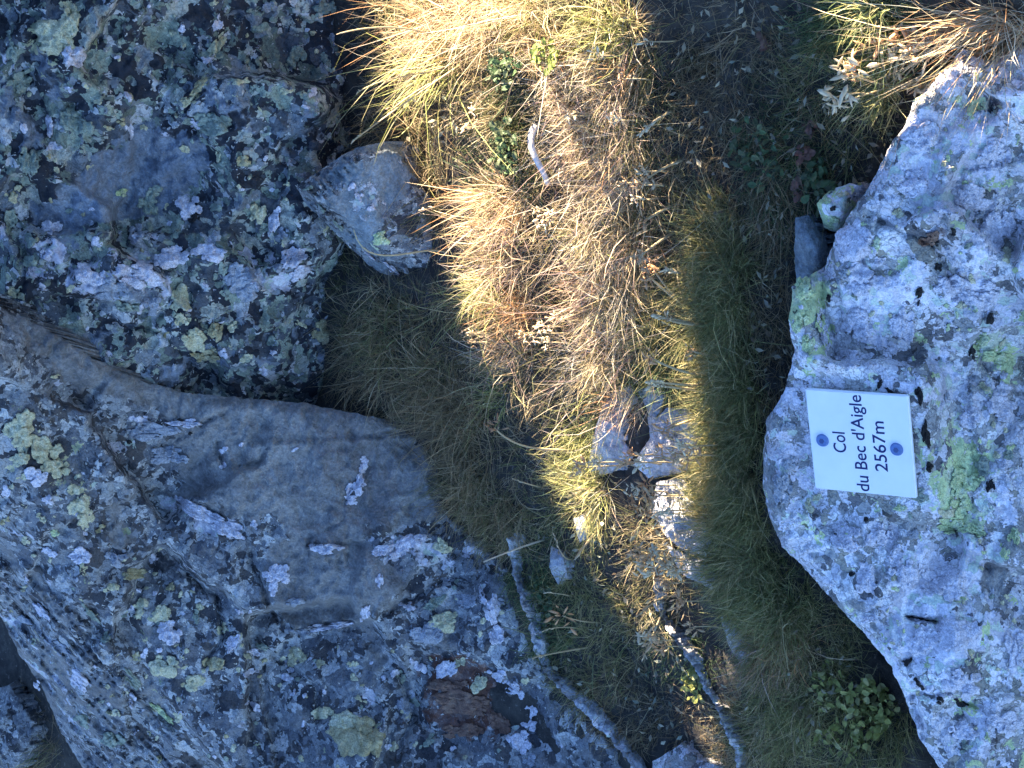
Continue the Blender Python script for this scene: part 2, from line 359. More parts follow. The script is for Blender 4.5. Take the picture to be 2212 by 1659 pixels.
        F.append(tuple(range(o0 + 2 * n, o0 + 3 * n)) if area > 0 else tuple(range(o0 + 3 * n - 1, o0 + 2 * n - 1, -1)))
        loc = np.array([low[:, 0].mean(), low[:, 1].mean(), low[:, 2].mean()])
        me = new_mesh(name, V - loc, F)
        allp = np.r_[vs, p, p, p]; Z = np.zeros((len(V), 4)); Z[:, 0] = Z[:, 1] = .5
        wx = allp[:, 0] + 22 * fbm(allp[:, 0] / 40, allp[:, 1] / 40, 3, 88); wy = allp[:, 1] + 22 * fbm(allp[:, 0] / 40, allp[:, 1] / 40, 3, 93)
        for (x, y, rx, ry, ang, ch, wt) in zones or ():
            dx, dy = wx - x, wy - y; ca, sa = math.cos(math.radians(ang)), math.sin(math.radians(ang))
            r = np.hypot((dx * ca + dy * sa) / rx, (-dx * sa + dy * ca) / ry); Z[:, ch] += wt * (1 - sstep(.55, 1.15, r))
        at = me.color_attributes.new('zones', 'FLOAT_COLOR', 'POINT'); at.data.foreach_set('color', np.clip(Z, 0, 1.3).astype(np.float32).ravel())
        s.obj = link(name, me, mat, loc=loc); s.loc = loc
        return s.obj
    def lichen(s, items, seed=1):
        r = random.Random(seed); jobs = []
        for (x, y, rx, ry, ang, typ) in items:
            k = 1 if max(rx, ry) < 7 else (3 if max(rx, ry) < 13 else (6 if max(rx, ry) < 26 else 11))
            V = []; F = []
            for q in range(k):
                if k == 1: ox, oy, sc = 0, 0, 1
                else: t = r.uniform(0, 6.28); e = r.uniform(.1, .82) if q else .1; ox, oy, sc = rx * e * math.cos(t), ry * e * math.sin(t), r.uniform(.24, .46) * (1.25 - .5 * e) * (1.35 if k == 3 else 1)
                n = 12 if max(rx, ry) * sc < 8 else (18 if max(rx, ry) * sc < 16 else 30); sd = r.uniform(0, 99); b0 = len(V); V.append((ox, oy, .0012))
                lob = [(r.uniform(.05, .2), r.uniform(0, 6.28)) for _ in range(9)]
                for ring, (fr, hh) in enumerate(((.62, .0014), (.95, .0009), (1.0, -.0015))):
                    for i in range(n):
                        t = 6.2832 * i / n; rr = 1 + sum(a * math.sin((m + 2) * t + ph) for m, (a, ph) in enumerate(lob[:7])) * .5
                        rr = max(.35, rr); V.append((ox + rx * sc * fr * rr * math.cos(t), oy + ry * sc * fr * rr * math.sin(t), hh + q * .0003))
                for i in range(n):
                    j = (i + 1) % n; F.append((b0, b0 + 1 + i, b0 + 1 + j))
                    for ring in (0, 1): a = b0 + 1 + ring * n; F.append((a + i, a + n + i, a + n + j, a + j))
            V = np.array(V); ca, sa = math.cos(math.radians(ang)), math.sin(math.radians(ang))
            X = x + V[:, 0] * ca - V[:, 1] * sa; Y = y + V[:, 0] * sa + V[:, 1] * ca
            X += 3 * fbm(X / 9, Y / 9, 2, seed); Y += 3 * fbm(X / 9, Y / 9, 2, seed + 3)
            jobs.append((X, Y, V[:, 2], F, typ))
        allz = s.z(np.concatenate([q[0] for q in jobs]), np.concatenate([q[1] for q in jobs])); at_ = 0
        for X, Y, hh, F, typ in jobs:
            z = allz[at_:at_ + len(X)]; at_ += len(X); Wp = P(X, Y, z + hh); c = Wp[0].copy()
            me = new_mesh('lichen', Wp - c, [f[::-1] for f in F]); link('lichen', me, LM[typ], s.obj, loc=c - s.loc)

def scatter(rock, n, poly, types, rmin, rmax, seed, avoid=()):
    r = random.Random(seed); out = []; mn = np.min(poly, 0); mx = np.max(poly, 0)
    while len(out) < n:
        x = r.uniform(mn[0], mx[0]); y = r.uniform(mn[1], mx[1])
        if sdist([x], [y], poly)[0] < 6 or sdist([x], [y], rock.coarse)[0] < 14: continue
        if any(((x - a) / c)**2 + ((y - b) / d)**2 < 1 for a, b, c, d in avoid): continue
        s = rmin * (rmax / rmin)**(r.random()**1.7); out.append((x, y, s * r.uniform(.7, 1.4), s * r.uniform(.6, 1.), r.uniform(0, 180), r.choice(types)))
    return out

# --- dark lichened boulder (upslope)
A = Rock([(-160, -160), (720, -160), (738, -20), (742, 60), (748, 130), (768, 200), (792, 280), (800, 330), (810, 420), (760, 520), (728, 590), (735, 650), (740, 720), (725, 800), (720, 900), (560, 940), (300, 900), (100, 800), (-160, 720)],
         [(-160, -160, .44), (740, -20, -.012), (750, 150, -.015), (790, 290, -.02), (720, 330, .02), (600, 100, .085), (400, 100, .165), (0, 0, .36), (0, 600, .365), (300, 400, .215), (450, 420, .15), (520, 520, .125), (680, 480, .07), (735, 600, .0), (650, 640, .06),
          (790, 640, -.025), (735, 800, -.01), (620, 790, .075), (450, 830, .155), (300, 800, .232), (100, 680, .335), (-160, 700, .40), (720, 900, -.02), (560, 940, .08), (300, 900, .20), (250, 250, .25), (150, 480, .285)],
         noise=(.020, 150., .005, 42., .0015, 10.), edge=(.02, 12.), seed=1, drop=.25, facet=.00009, cracks=[([(470, 90), (455, 170), (430, 205), (395, 245), (340, 250)], .005, 4), ([(250, 690), (350, 720), (420, 800)], .006, 5)],
         plates=[([(560, 575), (640, 560), (700, 540), (690, 610), (610, 700), (560, 720), (470, 690), (360, 680), (200, 640), (130, 640), (60, 600), (60, 500), (500, 500)], .014, 10)])
A.build('boulder', M_A, [(230, 590, 230, 70, 8, 0, .38), (520, 590, 150, 70, 0, 0, .30), (290, 390, 190, 90, -15, 3, .75), (110, 80, 110, 90, 0, 1, .25), (440, 740, 120, 80, 0, 1, .12), (480, 210, 90, 60, 0, 1, .12),
                         (600, 760, 170, 90, 0, 0, -.25), (720, 620, 70, 60, 0, 0, -.4), (720, 620, 80, 70, 0, 1, -.4), (560, 100, 180, 120, 0, 0, -.12)])
tag(A.obj, 'big dark boulder covered with a mosaic of grey and cream lichen', 'boulder', 'boulders around the grass strip')
A.lichen([(112, 75, 60, 48, 10, 'y'), (150, 45, 26, 34, 0, 'y'), (168, 118, 28, 30, 0, 'w'), (45, 175, 22, 34, 60, 'g'), (28, 110, 18, 30, 0, 'g'), (430, 185, 32, 13, -50, 'o'), (410, 215, 26, 12, -30, 'y'), (470, 95, 38, 12, -50, 'y'), (452, 130, 20, 12, 0, 'w'), (520, 175, 22, 10, 0, 'y'),
          (705, 12, 36, 22, 20, 'g'), (400, 322, 20, 9, 10, 'y'), (520, 345, 24, 18, 0, 'o'), (475, 335, 10, 16, 0, 'y'), (618, 200, 22, 10, -20, 'y'), (232, 275, 22, 8, 15, 'y'), (108, 275, 10, 34, 0, 'w'), (114, 318, 24, 14, -10, 'w'), (460, 275, 52, 30, 10, 'g'), (165, 270, 40, 40, 0, 'g'),
          (410, 452, 32, 30, 30, 'w'), (420, 470, 14, 16, 0, 'k'), (112, 490, 28, 20, -20, 'w'), (208, 520, 17, 16, 0, 'w'), (592, 480, 20, 36, 10, 'w'), (610, 498, 16, 20, 0, 'b'), (560, 470, 24, 30, 0, 'y'), (300, 500, 20, 22, 0, 'b'), (320, 440, 24, 30, 0, 'g'), (335, 410, 22, 16, 0, 'g'),
          (262, 415, 16, 13, 0, 'l'), (325, 490, 14, 12, 0, 'g'), (300, 590, 60, 30, 10, 'w'), (200, 600, 44, 30, 20, 'w'), (250, 625, 40, 26, 0, 'b'), (370, 560, 44, 28, -10, 'w'), (450, 545, 40, 26, 0, 'w'), (520, 600, 50, 34, -20, 'b'), (540, 640, 36, 28, 0, 'b'), (630, 560, 40, 24, -30, 'w'), (650, 590, 30, 18, -30, 'w'),
          (392, 645, 30, 30, 0, 'y'), (395, 690, 22, 20, 0, 'y'), (425, 735, 38, 28, 30, 'y'), (465, 715, 18, 30, 20, 'o'), (500, 705, 18, 12, 0, 'y'), (440, 770, 30, 16, 0, 'o'), (480, 765, 16, 16, 0, 'w'), (530, 770, 18, 14, -30, 'y'), (700, 720, 26, 30, 0, 'o'), (650, 700, 16, 7, 30, 'y'), (590, 760, 12, 8, 0, 'w'),
          (45, 640, 16, 12, 0, 'y'), (90, 620, 14, 12, 0, 'w'), (275, 665, 30, 14, 20, 'g'), (330, 660, 30, 24, 0, 'b'), (60, 560, 24, 20, 0, 'g'), (20, 480, 18, 30, 0, 'g'), (30, 420, 22, 20, 0, 'y'), (60, 350, 24, 40, 0, 'g'), (640, 120, 20, 30, 0, 'g'), (560, 60, 22, 22, 0, 'g'), (580, 20, 22, 16, 0, 'b'), (720, 80, 14, 20, 0, 'b'), (680, 200, 14, 16, 0, 'w'), (660, 230, 12, 8, 0, 'w')], 11)
apoly = [(0, 0), (735, 0), (745, 190), (690, 330), (630, 410), (690, 520), (560, 620), (720, 800), (500, 840), (300, 800), (0, 640)]
A.lichen(scatter(A, 130, apoly, 'yyggwwbo', 5, 19, 21, [(290, 390, 170, 70)]), 12)

# --- slab leaning on it
W_ = Rock([(640, 405), (665, 385), (700, 362), (740, 335), (775, 318), (830, 305), (900, 330), (960, 480), (975, 600), (930, 628), (902, 622), (850, 605), (800, 575), (752, 532), (700, 480), (660, 440)],
          [(640, 405, .128), (775, 315, .095), (700, 362, .112), (860, 400, .045), (880, 480, .03), (690, 440, .118), (800, 520, .062), (930, 620, -.012), (900, 330, .02), (975, 600, -.03), (750, 430, .093), (660, 440, .10), (752, 532, .05), (850, 605, .008)],
          step=4.5, jit=3, noise=(.006, 110., .002, 30., .0008, 9.), edge=(.01, 7.), seed=4, facet=.00005, strata=(math.radians(43), .010, 6., [(630, 410), (700, 360), (770, 318), (790, 330), (720, 395), (680, 425), (720, 465), (770, 515), (830, 560), (940, 610), (940, 640), (800, 600), (640, 450)]), drop=.1,
          plates=[([(655, 408), (700, 372), (775, 330), (850, 320), (930, 420), (940, 590), (850, 560), (790, 520), (720, 452), (670, 425)], .012, 4)])
W_.build('stone_slab', M_W, [(780, 420, 60, 50, 0, 0, .15), (820, 520, 34, 26, 0, 1, .42), (800, 430, 200, 200, 0, 3, .16), (800, 430, 200, 200, 0, 1, -.1)])
tag(W_.obj, 'wedge-shaped grey stone slab leaning against the dark lichened boulder', 'stone slab')
W_.lichen([(822, 518, 24, 18, -20, 'l'), (760, 400, 16, 14, 0, 'w'), (775, 425, 14, 12, 0, 'w'), (735, 400, 12, 14, 0, 'b'), (800, 450, 12, 9, 0, 'w'), (665, 408, 16, 8, -30, 'g'), (700, 455, 20, 6, 45, 'g'), (795, 548, 26, 5, 40, 'w'), (845, 580, 26, 5, 38, 'w'), (730, 488, 22, 5, 45, 'g')], 13)

# --- smooth faced boulder in front of it
B = Rock([(-160, 600), (0, 660), (60, 690), (130, 730), (210, 780), (300, 820), (400, 848), (480, 856), (560, 862), (660, 871), (750, 890), (850, 908), (905, 918), (940, 960), (952, 1010), (965, 1070), (1010, 1150), (1062, 1182), (1098, 1220), (1108, 1280), (1140, 1340), (1155, 1400), (1190, 1455), (1245, 1520), (1310, 1590), (1370, 1660), (1450, 1800), (260, 1800),
          (180, 1659), (130, 1580), (90, 1480), (40, 1410), (0, 1330), (-160, 1120)],
         [(-160, 600, .48), (0, 660, .40), (130, 730, .345), (300, 820, .25), (480, 856, .175), (660, 871, .105), (850, 908, .025), (905, 918, .0), (952, 1010, -.012), (1010, 1150, -.01), (1098, 1220, -.012), (1155, 1400, -.012), (1245, 1520, -.015), (1370, 1660, -.02), (1450, 1800, -.02),
          (500, 1000, .165), (700, 1000, .095), (850, 1050, .03), (300, 1000, .24), (0, 1000, .385), (0, 1190, .35), (100, 1295, .31), (200, 1395, .265), (300, 1495, .225), (400, 1600, .18), (300, 1200, .25), (550, 1200, .155), (750, 1250, .095), (900, 1200, .045), (700, 1400, .11), (900, 1450, .05), (800, 1600, .085), (1050, 1550, .02), (500, 1500, .16),
          (40, 1405, .225), (90, 1480, .19), (130, 1575, .155), (180, 1659, .125), (0, 1330, .26), (260, 1800, .09), (250, 1445, .25), (150, 1345, .293), (60, 1330, .262), (170, 1500, .205), (250, 1600, .165)],
         noise=(.014, 170., .004, 46., .0014, 9.), edge=(.009, 10.), seed=2, drop=.3, under=(-.07, .03, 925), facet=.00010, cracks=[([(470, 955), (468, 985), (480, 1006), (520, 1010), (560, 992), (585, 965)], .006, 4), ([(430, 920), (470, 900), (490, 890)], .005, 4), ([(660, 1170), (740, 1120), (760, 1060), (800, 1000)], .004, 4), ([(545, 1190), (560, 1260), (600, 1340)], .007, 5), ([(400, 1240), (470, 1290), (480, 1370), (440, 1440)], .009, 5), ([(820, 1330), (900, 1290), (960, 1260), (1040, 1250)], .008, 5), ([(860, 1450), (900, 1540), (860, 1640)], .012, 7), ([(590, 1420), (680, 1480), (690, 1560)], .009, 6), ([(150, 860), (260, 900), (330, 890)], .004, 4)],
         strata=(math.radians(46), .012, 9., [(-20, 1200), (100, 1290), (300, 1490), (460, 1680), (170, 1680), (80, 1470), (-20, 1330)]),
         plates=[([(340, 1055), (380, 1075), (450, 1090), (520, 1140), (545, 1180), (560, 1230), (600, 1340), (660, 1375), (800, 1345), (860, 1290), (900, 1230), (1000, 1180), (1130, 1260), (1200, 1420), (1300, 1700), (300, 1700), (250, 1400), (60, 1250), (100, 1150)], -.010, 5),
                 ([(640, 1360), (800, 1335), (840, 1370), (950, 1400), (1150, 1500), (1250, 1700), (600, 1700), (560, 1450)], -.012, 6),
                 ([(445, 985), (520, 1010), (540, 960), (900, 940), (940, 1000), (840, 1150), (720, 1180), (560, 1160), (530, 1110), (460, 1040)], .006, 4),
                 ([(660, 1182), (700, 1172), (752, 1180), (745, 1205), (700, 1210), (670, 1200)], .009, 4), ([(880, 1400), (1050, 1420), (1150, 1550), (1000, 1640), (880, 1560)], -.01, 12)])
B.build('boulder', M_B, [(480, 800, 420, 120, 12, 3, .9), (650, 1000, 330, 150, 12, 3, .95), (720, 1260, 170, 110, 0, 3, .85), (200, 740, 220, 100, 25, 3, .6), (330, 945, 120, 55, 0, 0, .22), (440, 1120, 110, 38, 25, 0, .42), (900, 1190, 160, 40, 10, 0, .32), (1010, 1330, 90, 120, 0, 0, .18), (1010, 1510, 130, 110, 20, 2, .75), (560, 1040, 100, 60, 0, 2, .12),
                         (90, 1000, 110, 150, -20, 1, .22), (230, 1280, 160, 90, 40, 1, .16), (340, 1430, 120, 120, 0, 1, .16), (770, 1590, 110, 90, 0, 1, .2), (110, 1460, 60, 260, -40, 0, .22), (90, 1460, 60, 240, -40, 1, .1), (160, 1500, 160, 80, 45, 3, .35), (600, 880, 330, 120, 8, 0, -.3), (650, 1020, 300, 140, 8, 0, -.28), (650, 1000, 380, 200, 8, 1, -.4), (720, 1260, 150, 90, 0, 1, -.4), (720, 1260, 150, 90, 0, 0, -.2), (300, 800, 300, 90, 25, 1, -.4), (300, 800, 300, 80, 25, 0, -.3)])
tag(B.obj, 'large boulder with a smooth brown-grey face, cream lichen clumps and a rusty stain', 'boulder', 'boulders around the grass strip')
B.lichen([(50, 925, 40, 40, 0, 'y'), (95, 970, 40, 36, 20, 'y'), (45, 990, 26, 24, 0, 'y'), (120, 1010, 30, 26, 0, 'y'), (75, 1030, 30, 22, 0, 'w'), (178, 1100, 32, 46, -10, 'y'), (160, 1060, 22, 18, 0, 'y'), (100, 1080, 16, 14, 0, 'w'), (90, 1120, 14, 12, 0, 'y'), (15, 1060, 14, 20, 0, 'w'), (120, 1150, 16, 12, 0, 'l'), (55, 1170, 16, 12, 0, 'y'), (105, 1190, 22, 16, 0, 'w'), (175, 1200, 26, 22, 0, 'w'),
          (120, 815, 16, 6, 0, 'y'), (430, 1105, 70, 18, 28, 'w'), (490, 1140, 44, 20, 30, 'w'), (400, 1085, 30, 12, 30, 'w'), (545, 1135, 14, 12, 0, 'w'), (330, 930, 60, 22, 5, 'b'), (360, 985, 50, 24, -5, 'b'), (400, 915, 40, 10, 0, 'w'), (300, 905, 22, 14, 0, 'w'), (290, 930, 9, 6, 0, 'k'), (310, 920, 8, 5, 0, 'k'), (355, 930, 6, 6, 0, 'k'), (388, 908, 6, 5, 0, 'k'), (340, 945, 7, 5, 0, 'k'), (410, 938, 7, 5, 0, 'k'), (280, 955, 6, 5, 0, 'k'),
          (480, 975, 12, 10, 0, 'w'), (485, 1005, 10, 8, 0, 'w'), (520, 960, 7, 6, 0, 'w'), (640, 970, 9, 5, -30, 'w'), (785, 1010, 22, 24, -20, 'w'), (770, 1050, 20, 26, 30, 'w'), (760, 1080, 22, 12, 0, 'w'), (705, 1185, 40, 15, 5, 'w'), (870, 1180, 40, 22, -30, 'w'), (820, 1190, 30, 14, 0, 'w'), (900, 1170, 26, 18, 0, 'w'), (960, 1180, 26, 18, 20, 'y'), (1010, 1190, 24, 14, 0, 'w'), (640, 1300, 26, 12, 0, 'b'), (600, 1240, 34, 26, 0, 'w'), (590, 1270, 20, 20, 0, 'w'),
          (720, 1352, 70, 9, -8, 'w'), (790, 1330, 14, 22, 10, 'w'), (650, 1365, 30, 8, 5, 'b'), (820, 1260, 10, 24, 0, 'w'), (505, 1388, 16, 30, 30, 'w'), (350, 1440, 36, 30, 20, 'y'), (365, 1370, 28, 28, 0, 'w'), (345, 1330, 20, 26, 0, 'y'), (300, 1320, 18, 22, 0, 'y'), (460, 1440, 28, 26, 0, 'o'), (420, 1470, 30, 24, 0, 'y'), (540, 1450, 20, 14, 0, 'w'), (640, 1420, 24, 26, 0, 'y'), (620, 1460, 22, 20, 0, 'w'), (690, 1430, 12, 12, 0, 'y'), (770, 1600, 62, 56, 10, 'o'), (740, 1560, 36, 30, 0, 'y'), (700, 1540, 26, 20, 0, 'y'),
          (965, 1445, 34, 20, -35, 'w'), (990, 1430, 18, 18, 0, 'y'), (1035, 1475, 26, 24, 0, 'y'), (1075, 1460, 26, 16, 10, 'w'), (1110, 1490, 28, 22, 30, 'w'), (1140, 1550, 26, 30, 0, 'w'), (1120, 1600, 26, 30, 0, 'w'), (1150, 1640, 20, 20, 0, 'b'), (1010, 1520, 66, 30, 10, 'r'), (960, 1480, 44, 20, 0, 'r'), (1080, 1560, 40, 24, 30, 'r'), (1000, 1580, 50, 22, 0, 'r'), (880, 1520, 24, 30, 0, 'b'), (930, 1370, 44, 34, 0, 'b'), (1000, 1300, 30, 20, 0, 'b'),
          (1060, 1310, 20, 40, -10, 'w'), (1070, 1370, 22, 26, 0, 'w'), (940, 1300, 30, 14, -30, 'g'), (960, 1340, 34, 26, 0, 'y'), (880, 1310, 20, 12, 0, 'w'), (240, 1270, 20, 16, 0, 'y'), (250, 1210, 26, 20, 0, 'b'), (290, 1240, 30, 14, 0, 'o'), (230, 1380, 14, 20, 40, 'g'), (290, 1470, 40, 12, 45, 'g'), (200, 1330, 34, 8, 45, 'g'), (350, 1540, 40, 10, 45, 'l'), (170, 1470, 30, 20, 45, 'w'), (130, 1400, 26, 16, 40, 'b'), (180, 1560, 24, 20, 0, 'g'), (245, 1540, 18, 12, 20, 'y'), (80, 1480, 8, 14, -30, 'w'), (240, 1600, 30, 22, 0, 'g'), (90, 1320, 30, 9, 45, 'w')], 14)
bpoly = [(0, 880), (140, 900), (230, 1120), (360, 1180), (540, 1300), (640, 1400), (880, 1400), (1000, 1200), (1090, 1260), (1150, 1420), (1300, 1640), (250, 1650), (100, 1450), (0, 1300)]
B.lichen(scatter(B, 170, bpoly, 'yywwgbyo', 5, 18, 23, [(1000, 1530, 90, 70)]), 15)

# --- pale crusted boulder that carries the plaque
SGN = np.array([(1739, 838), (1962, 855), (1981, 1076), (1761, 1056)], float)
sc_x, sc_y = 1859., 957.1; SGX = -.149 * M; SGY = -.281 * M
SGZ = float(base(sc_y)) + .053
grow = [(1715, 818), (1985, 832), (2008, 1098), (1740, 1078)]
S = Rock([(2400, 40), (2212, 95), (2135, 135), (2100, 120), (2080, 105), (2050, 140), (2010, 185), (1975, 215), (1955, 270), (1925, 310), (1905, 350), (1880, 400), (1850, 440), (1825, 480), (1800, 520), (1785, 570), (1745, 600), (1712, 620), (1705, 690), (1715, 760), (1700, 830), (1680, 870), (1655, 910), (1649, 980), (1648, 1050), (1660, 1110), (1690, 1180), (1740, 1230), (1800, 1300), (1870, 1370), (1925, 1440), (1948, 1490), (1962, 1530), (1990, 1600), (2030, 1659), (2090, 1800), (2400, 1800)],
         [(2080, 105, .045), (1975, 215, .05), (1905, 350, .055), (1800, 520, .055), (1710, 640, .065), (1700, 830, .070), (1650, 980, .070), (1690, 1180, .068), (1800, 1300, .06), (1925, 1440, .052), (2030, 1659, .045), (1861, 956, .046), (1900, 700, .042), (2000, 500, .030), (2100, 300, .022), (2212, 95, .02), (2050, 800, .008), (2050, 1200, .010), (2212, 500, -.02), (2212, 900, -.035), (2212, 1300, -.025), (2212, 1659, -.01), (2400, 900, -.12), (2400, 40, -.02), (2400, 1800, -.06), (1900, 1250, .045), (2090, 1500, .025)],
         noise=(.010, 150., .0035, 48., .0013, 9.), edge=(.012, 12.), seed=3, drop=.25, facet=.00010, cracks=[([(1930, 812), (1990, 870), (2008, 960), (2020, 1040), (2005, 1090)], .010, 6), ([(1780, 560), (1775, 640), (1800, 720), (1825, 800)], .008, 5), ([(1955, 1332), (2035, 1345)], .008, 4), ([(1900, 480), (1990, 510), (2040, 560), (2060, 640)], .007, 5), ([(1990, 1600), (1970, 1500), (2060, 1500), (2120, 1530)], .008, 5), ([(2130, 640), (2110, 740), (2150, 820)], .007, 5)],
         flat=(grow, (sc_x, sc_y, SGZ - .0065, SGX, SGY)),
         plates=[([(1985, 830), (2010, 900), (2030, 1000), (2010, 1100), (1990, 1090), (1985, 980)], -.012, 8), ([(1900, 470), (1960, 500), (1970, 560), (1930, 600), (1840, 590), (1880, 520)], -.006, 6), ([(1750, 560), (1800, 560), (1830, 700), (1830, 850), (1800, 830), (1770, 700)], -.008, 6), ([(1960, 1330), (2030, 1335), (2030, 1346), (1960, 1342)], -.008, 3),
                 ([(2040, 380), (2230, 340), (2230, 700), (2120, 720), (2050, 560)], .006, 5), ([(1950, 1130), (2120, 1160), (2140, 1400), (2010, 1560), (1940, 1420), (1880, 1300)], .005, 5), ([(2090, 830), (2230, 860), (2230, 1080), (2120, 1060)], .006, 5)])
S.build('boulder', M_S, [(2060, 330, 140, 130, 0, 0, .35), (1900, 640, 110, 120, 0, 0, .35), (2060, 560, 100, 120, 0, 0, .15), (2050, 1320, 150, 150, 0, 0, .3), (2120, 700, 90, 150, 0, 0, .1), (1740, 640, 50, 90, 0, 1, .45), (1760, 740, 40, 60, 0, 1, .25), (2090, 1060, 80, 110, 0, 1, .35), (2150, 770, 70, 50, 0, 1, .35), (2050, 980, 70, 120, 0, 1, .2), (2100, 240, 40, 40, 0, 1, .3),
                         (1700, 1000, 60, 130, 0, 3, .35), (1680, 1100, 40, 70, 0, 3, .5), (2010, 520, 60, 40, 0, 2, .3), (2010, 520, 60, 50, 0, 0, -.5), (1780, 640, 30, 110, -15, 0, -.4), (2000, 960, 24, 120, -8, 0, -.6), (1900, 560, 40, 40, 0, 0, -.3), (1850, 1330, 40, 70, -30, 3, .3), (2150, 1350, 50, 150, 0, 3, .3), (2150, 1350, 50, 150, 0, 0, -.25), (1830, 800, 60, 30, 0, 0, -.3)])
tag(S.obj, 'pale boulder crusted with lavender-white and lime lichen, carrying the white plaque', 'boulder', 'boulders around the grass strip')
S.lichen([(1738, 630, 26, 34, 0, 'l'), (1728, 690, 18, 30, 0, 'l'), (1745, 745, 18, 30, 10, 'l'), (1775, 705, 14, 26, 0, 'l'), (2085, 1040, 40, 34, 0, 'l'), (2070, 1090, 34, 34, 0, 'l'), (2120, 1010, 26, 24, 0, 'g'), (2155, 770, 38, 18, 0, 'l'), (2120, 740, 24, 20, 0, 'l'), (2100, 235, 14, 22, 0, 'l'), (2070, 215, 10, 12, 0, 'l'), (1942, 1098, 16, 14, 0, 'l'), (2060, 1135, 36, 20, 0, 'l'), (2105, 1145, 28, 14, 20, 'l'), (1745, 1095, 14, 22, -10, 'y'), (1765, 1075, 10, 14, 0, 'y'),
          (2190, 1160, 14, 26, 0, 'l'), (2170, 1190, 16, 20, 0, 'l'), (1780, 720, 10, 40, -20, 'w'), (1850, 520, 50, 60, 0, 'w'), (1860, 600, 50, 40, 0, 'w'), (1850, 690, 44, 44, 0, 'w'), (1840, 780, 40, 24, 0, 'w'), (2000, 300, 56, 44, -30, 'w'), (2060, 180, 34, 40, 0, 'w'), (2150, 330, 56, 44, 0, 'w'), (2080, 430, 60, 40, 0, 'w'), (1980, 400, 44, 34, 0, 'w'), (2150, 500, 44, 60, 0, 'w'), (2060, 620, 44, 30, 0, 'w'), (2120, 640, 44, 30, 0, 'w'), (1950, 700, 34, 40, 0, 'w'), (2160, 870, 50, 40, 0, 'w'), (2100, 900, 34, 30, 0, 'w'),
          (2040, 1260, 60, 46, 0, 'w'), (1960, 1240, 44, 36, 0, 'w'), (2060, 1370, 60, 50, 0, 'w'), (1990, 1390, 44, 44, 0, 'w'), (2080, 1480, 44, 34, 0, 'w'), (2170, 1560, 44, 34, 0, 'w'), (2080, 1580, 34, 30, 0, 'w'), (1870, 1250, 30, 50, -20, 'w'), (1830, 1160, 34, 30, 0, 'w'), (1900, 1160, 30, 26, 0, 'w'), (2190, 1400, 26, 50, 0, 'w'), (2010, 520, 26, 20, 0, 'r'), (2020, 525, 14, 10, 0, 'k'), (2025, 575, 10, 14, 0, 'k'), (1985, 850, 9, 26, -10, 'k'), (2000, 940, 10, 34, -8, 'k'), (2010, 1010, 12, 16, 0, 'k'), (1995, 1338, 34, 4, 8, 'k'), (2030, 1510, 14, 10, 30, 'k'),  # thin black patches beside the plaque and along the crack paint gap shade
          (1960, 1430, 14, 12, 0, 'k'), (1985, 1480, 10, 20, -40, 'k'), (2080, 1520, 20, 8, 20, 'k'), (1900, 830, 10, 16, 40, 'k'), (1925, 850, 20, 8, 40, 'k'), (2100, 760, 10, 20, 0, 'k'), (2140, 690, 12, 16, 0, 'k'), (1870, 1120, 9, 9, 0, 'k'), (1840, 1240, 9, 7, 0, 'k'), (2140, 1050, 10, 20, 0, 'k'), (1985, 640, 10, 24, 20, 'k'), (2060, 500, 8, 10, 0, 'k'), (1790, 640, 7, 14, 0, 'k'), (1700, 1000, 24, 20, 0, 'b'), (1690, 1060, 24, 40, 0, 'b'), (1700, 920, 20, 20, 0, 'b')], 16)
sp_ = [(2050, 160), (2205, 140), (2205, 1655), (2040, 1655), (1960, 1480), (1700, 1170), (1665, 980), (1720, 850), (1725, 640), (1900, 400)]
S.lichen(scatter(S, 200, sp_, 'wwwwbyllgy', 5, 20, 25, [(1861, 956, 170, 170)]), 17)

# --- small rocks
def stone(name, outline, h, mat, label, cat='stone', group=None, seed=0, tilt=.0, dropz=.05, zones=None):
    p = np.array(outline, float); c = p.mean(0); ctrl = [(x, y, h * .55 + tilt * (c[0] - x) * M) for x, y in outline] + [(c[0], c[1], h), ((c[0] + p[0, 0]) / 2, (c[1] + p[0, 1]) / 2, h * .9)]
    r = Rock(outline, ctrl, step=4., jit=2.5, noise=(.003, 40., .0015, 18., .0006, 6.), edge=(.004, 8.), seed=seed, drop=dropz, ref=ground_z, facet=.00012)
    o = r.build(name, mat, zones); tag(o, label, cat, group); return r
stone('stone', [(1765, 440), (1790, 412), (1835, 396), (1862, 400), (1855, 440), (1835, 475), (1810, 502), (1780, 492)], .055, M_S, 'small knobbly stone with lime-green lichen wedged against the pale boulder', seed=31, zones=[(1800, 450, 60, 60, 0, 1, .45)]).lichen([(1785, 435, 14, 16, 0, 'l'), (1800, 478, 18, 12, 0, 'l'), (1820, 420, 16, 12, 0, 'y'), (1798, 450, 8, 10, 0, 'k')], 41)
stone('stone', [(1718, 470), (1748, 464), (1765, 490), (1785, 520), (1795, 560), (1790, 620), (1720, 625), (1716, 540)], .05, M_W, 'dark blue-grey upright flake of stone at the edge of the pale boulder', seed=32, zones=[(1750, 540, 90, 90, 0, 3, .9), (1750, 540, 90, 90, 0, 0, -.5)])
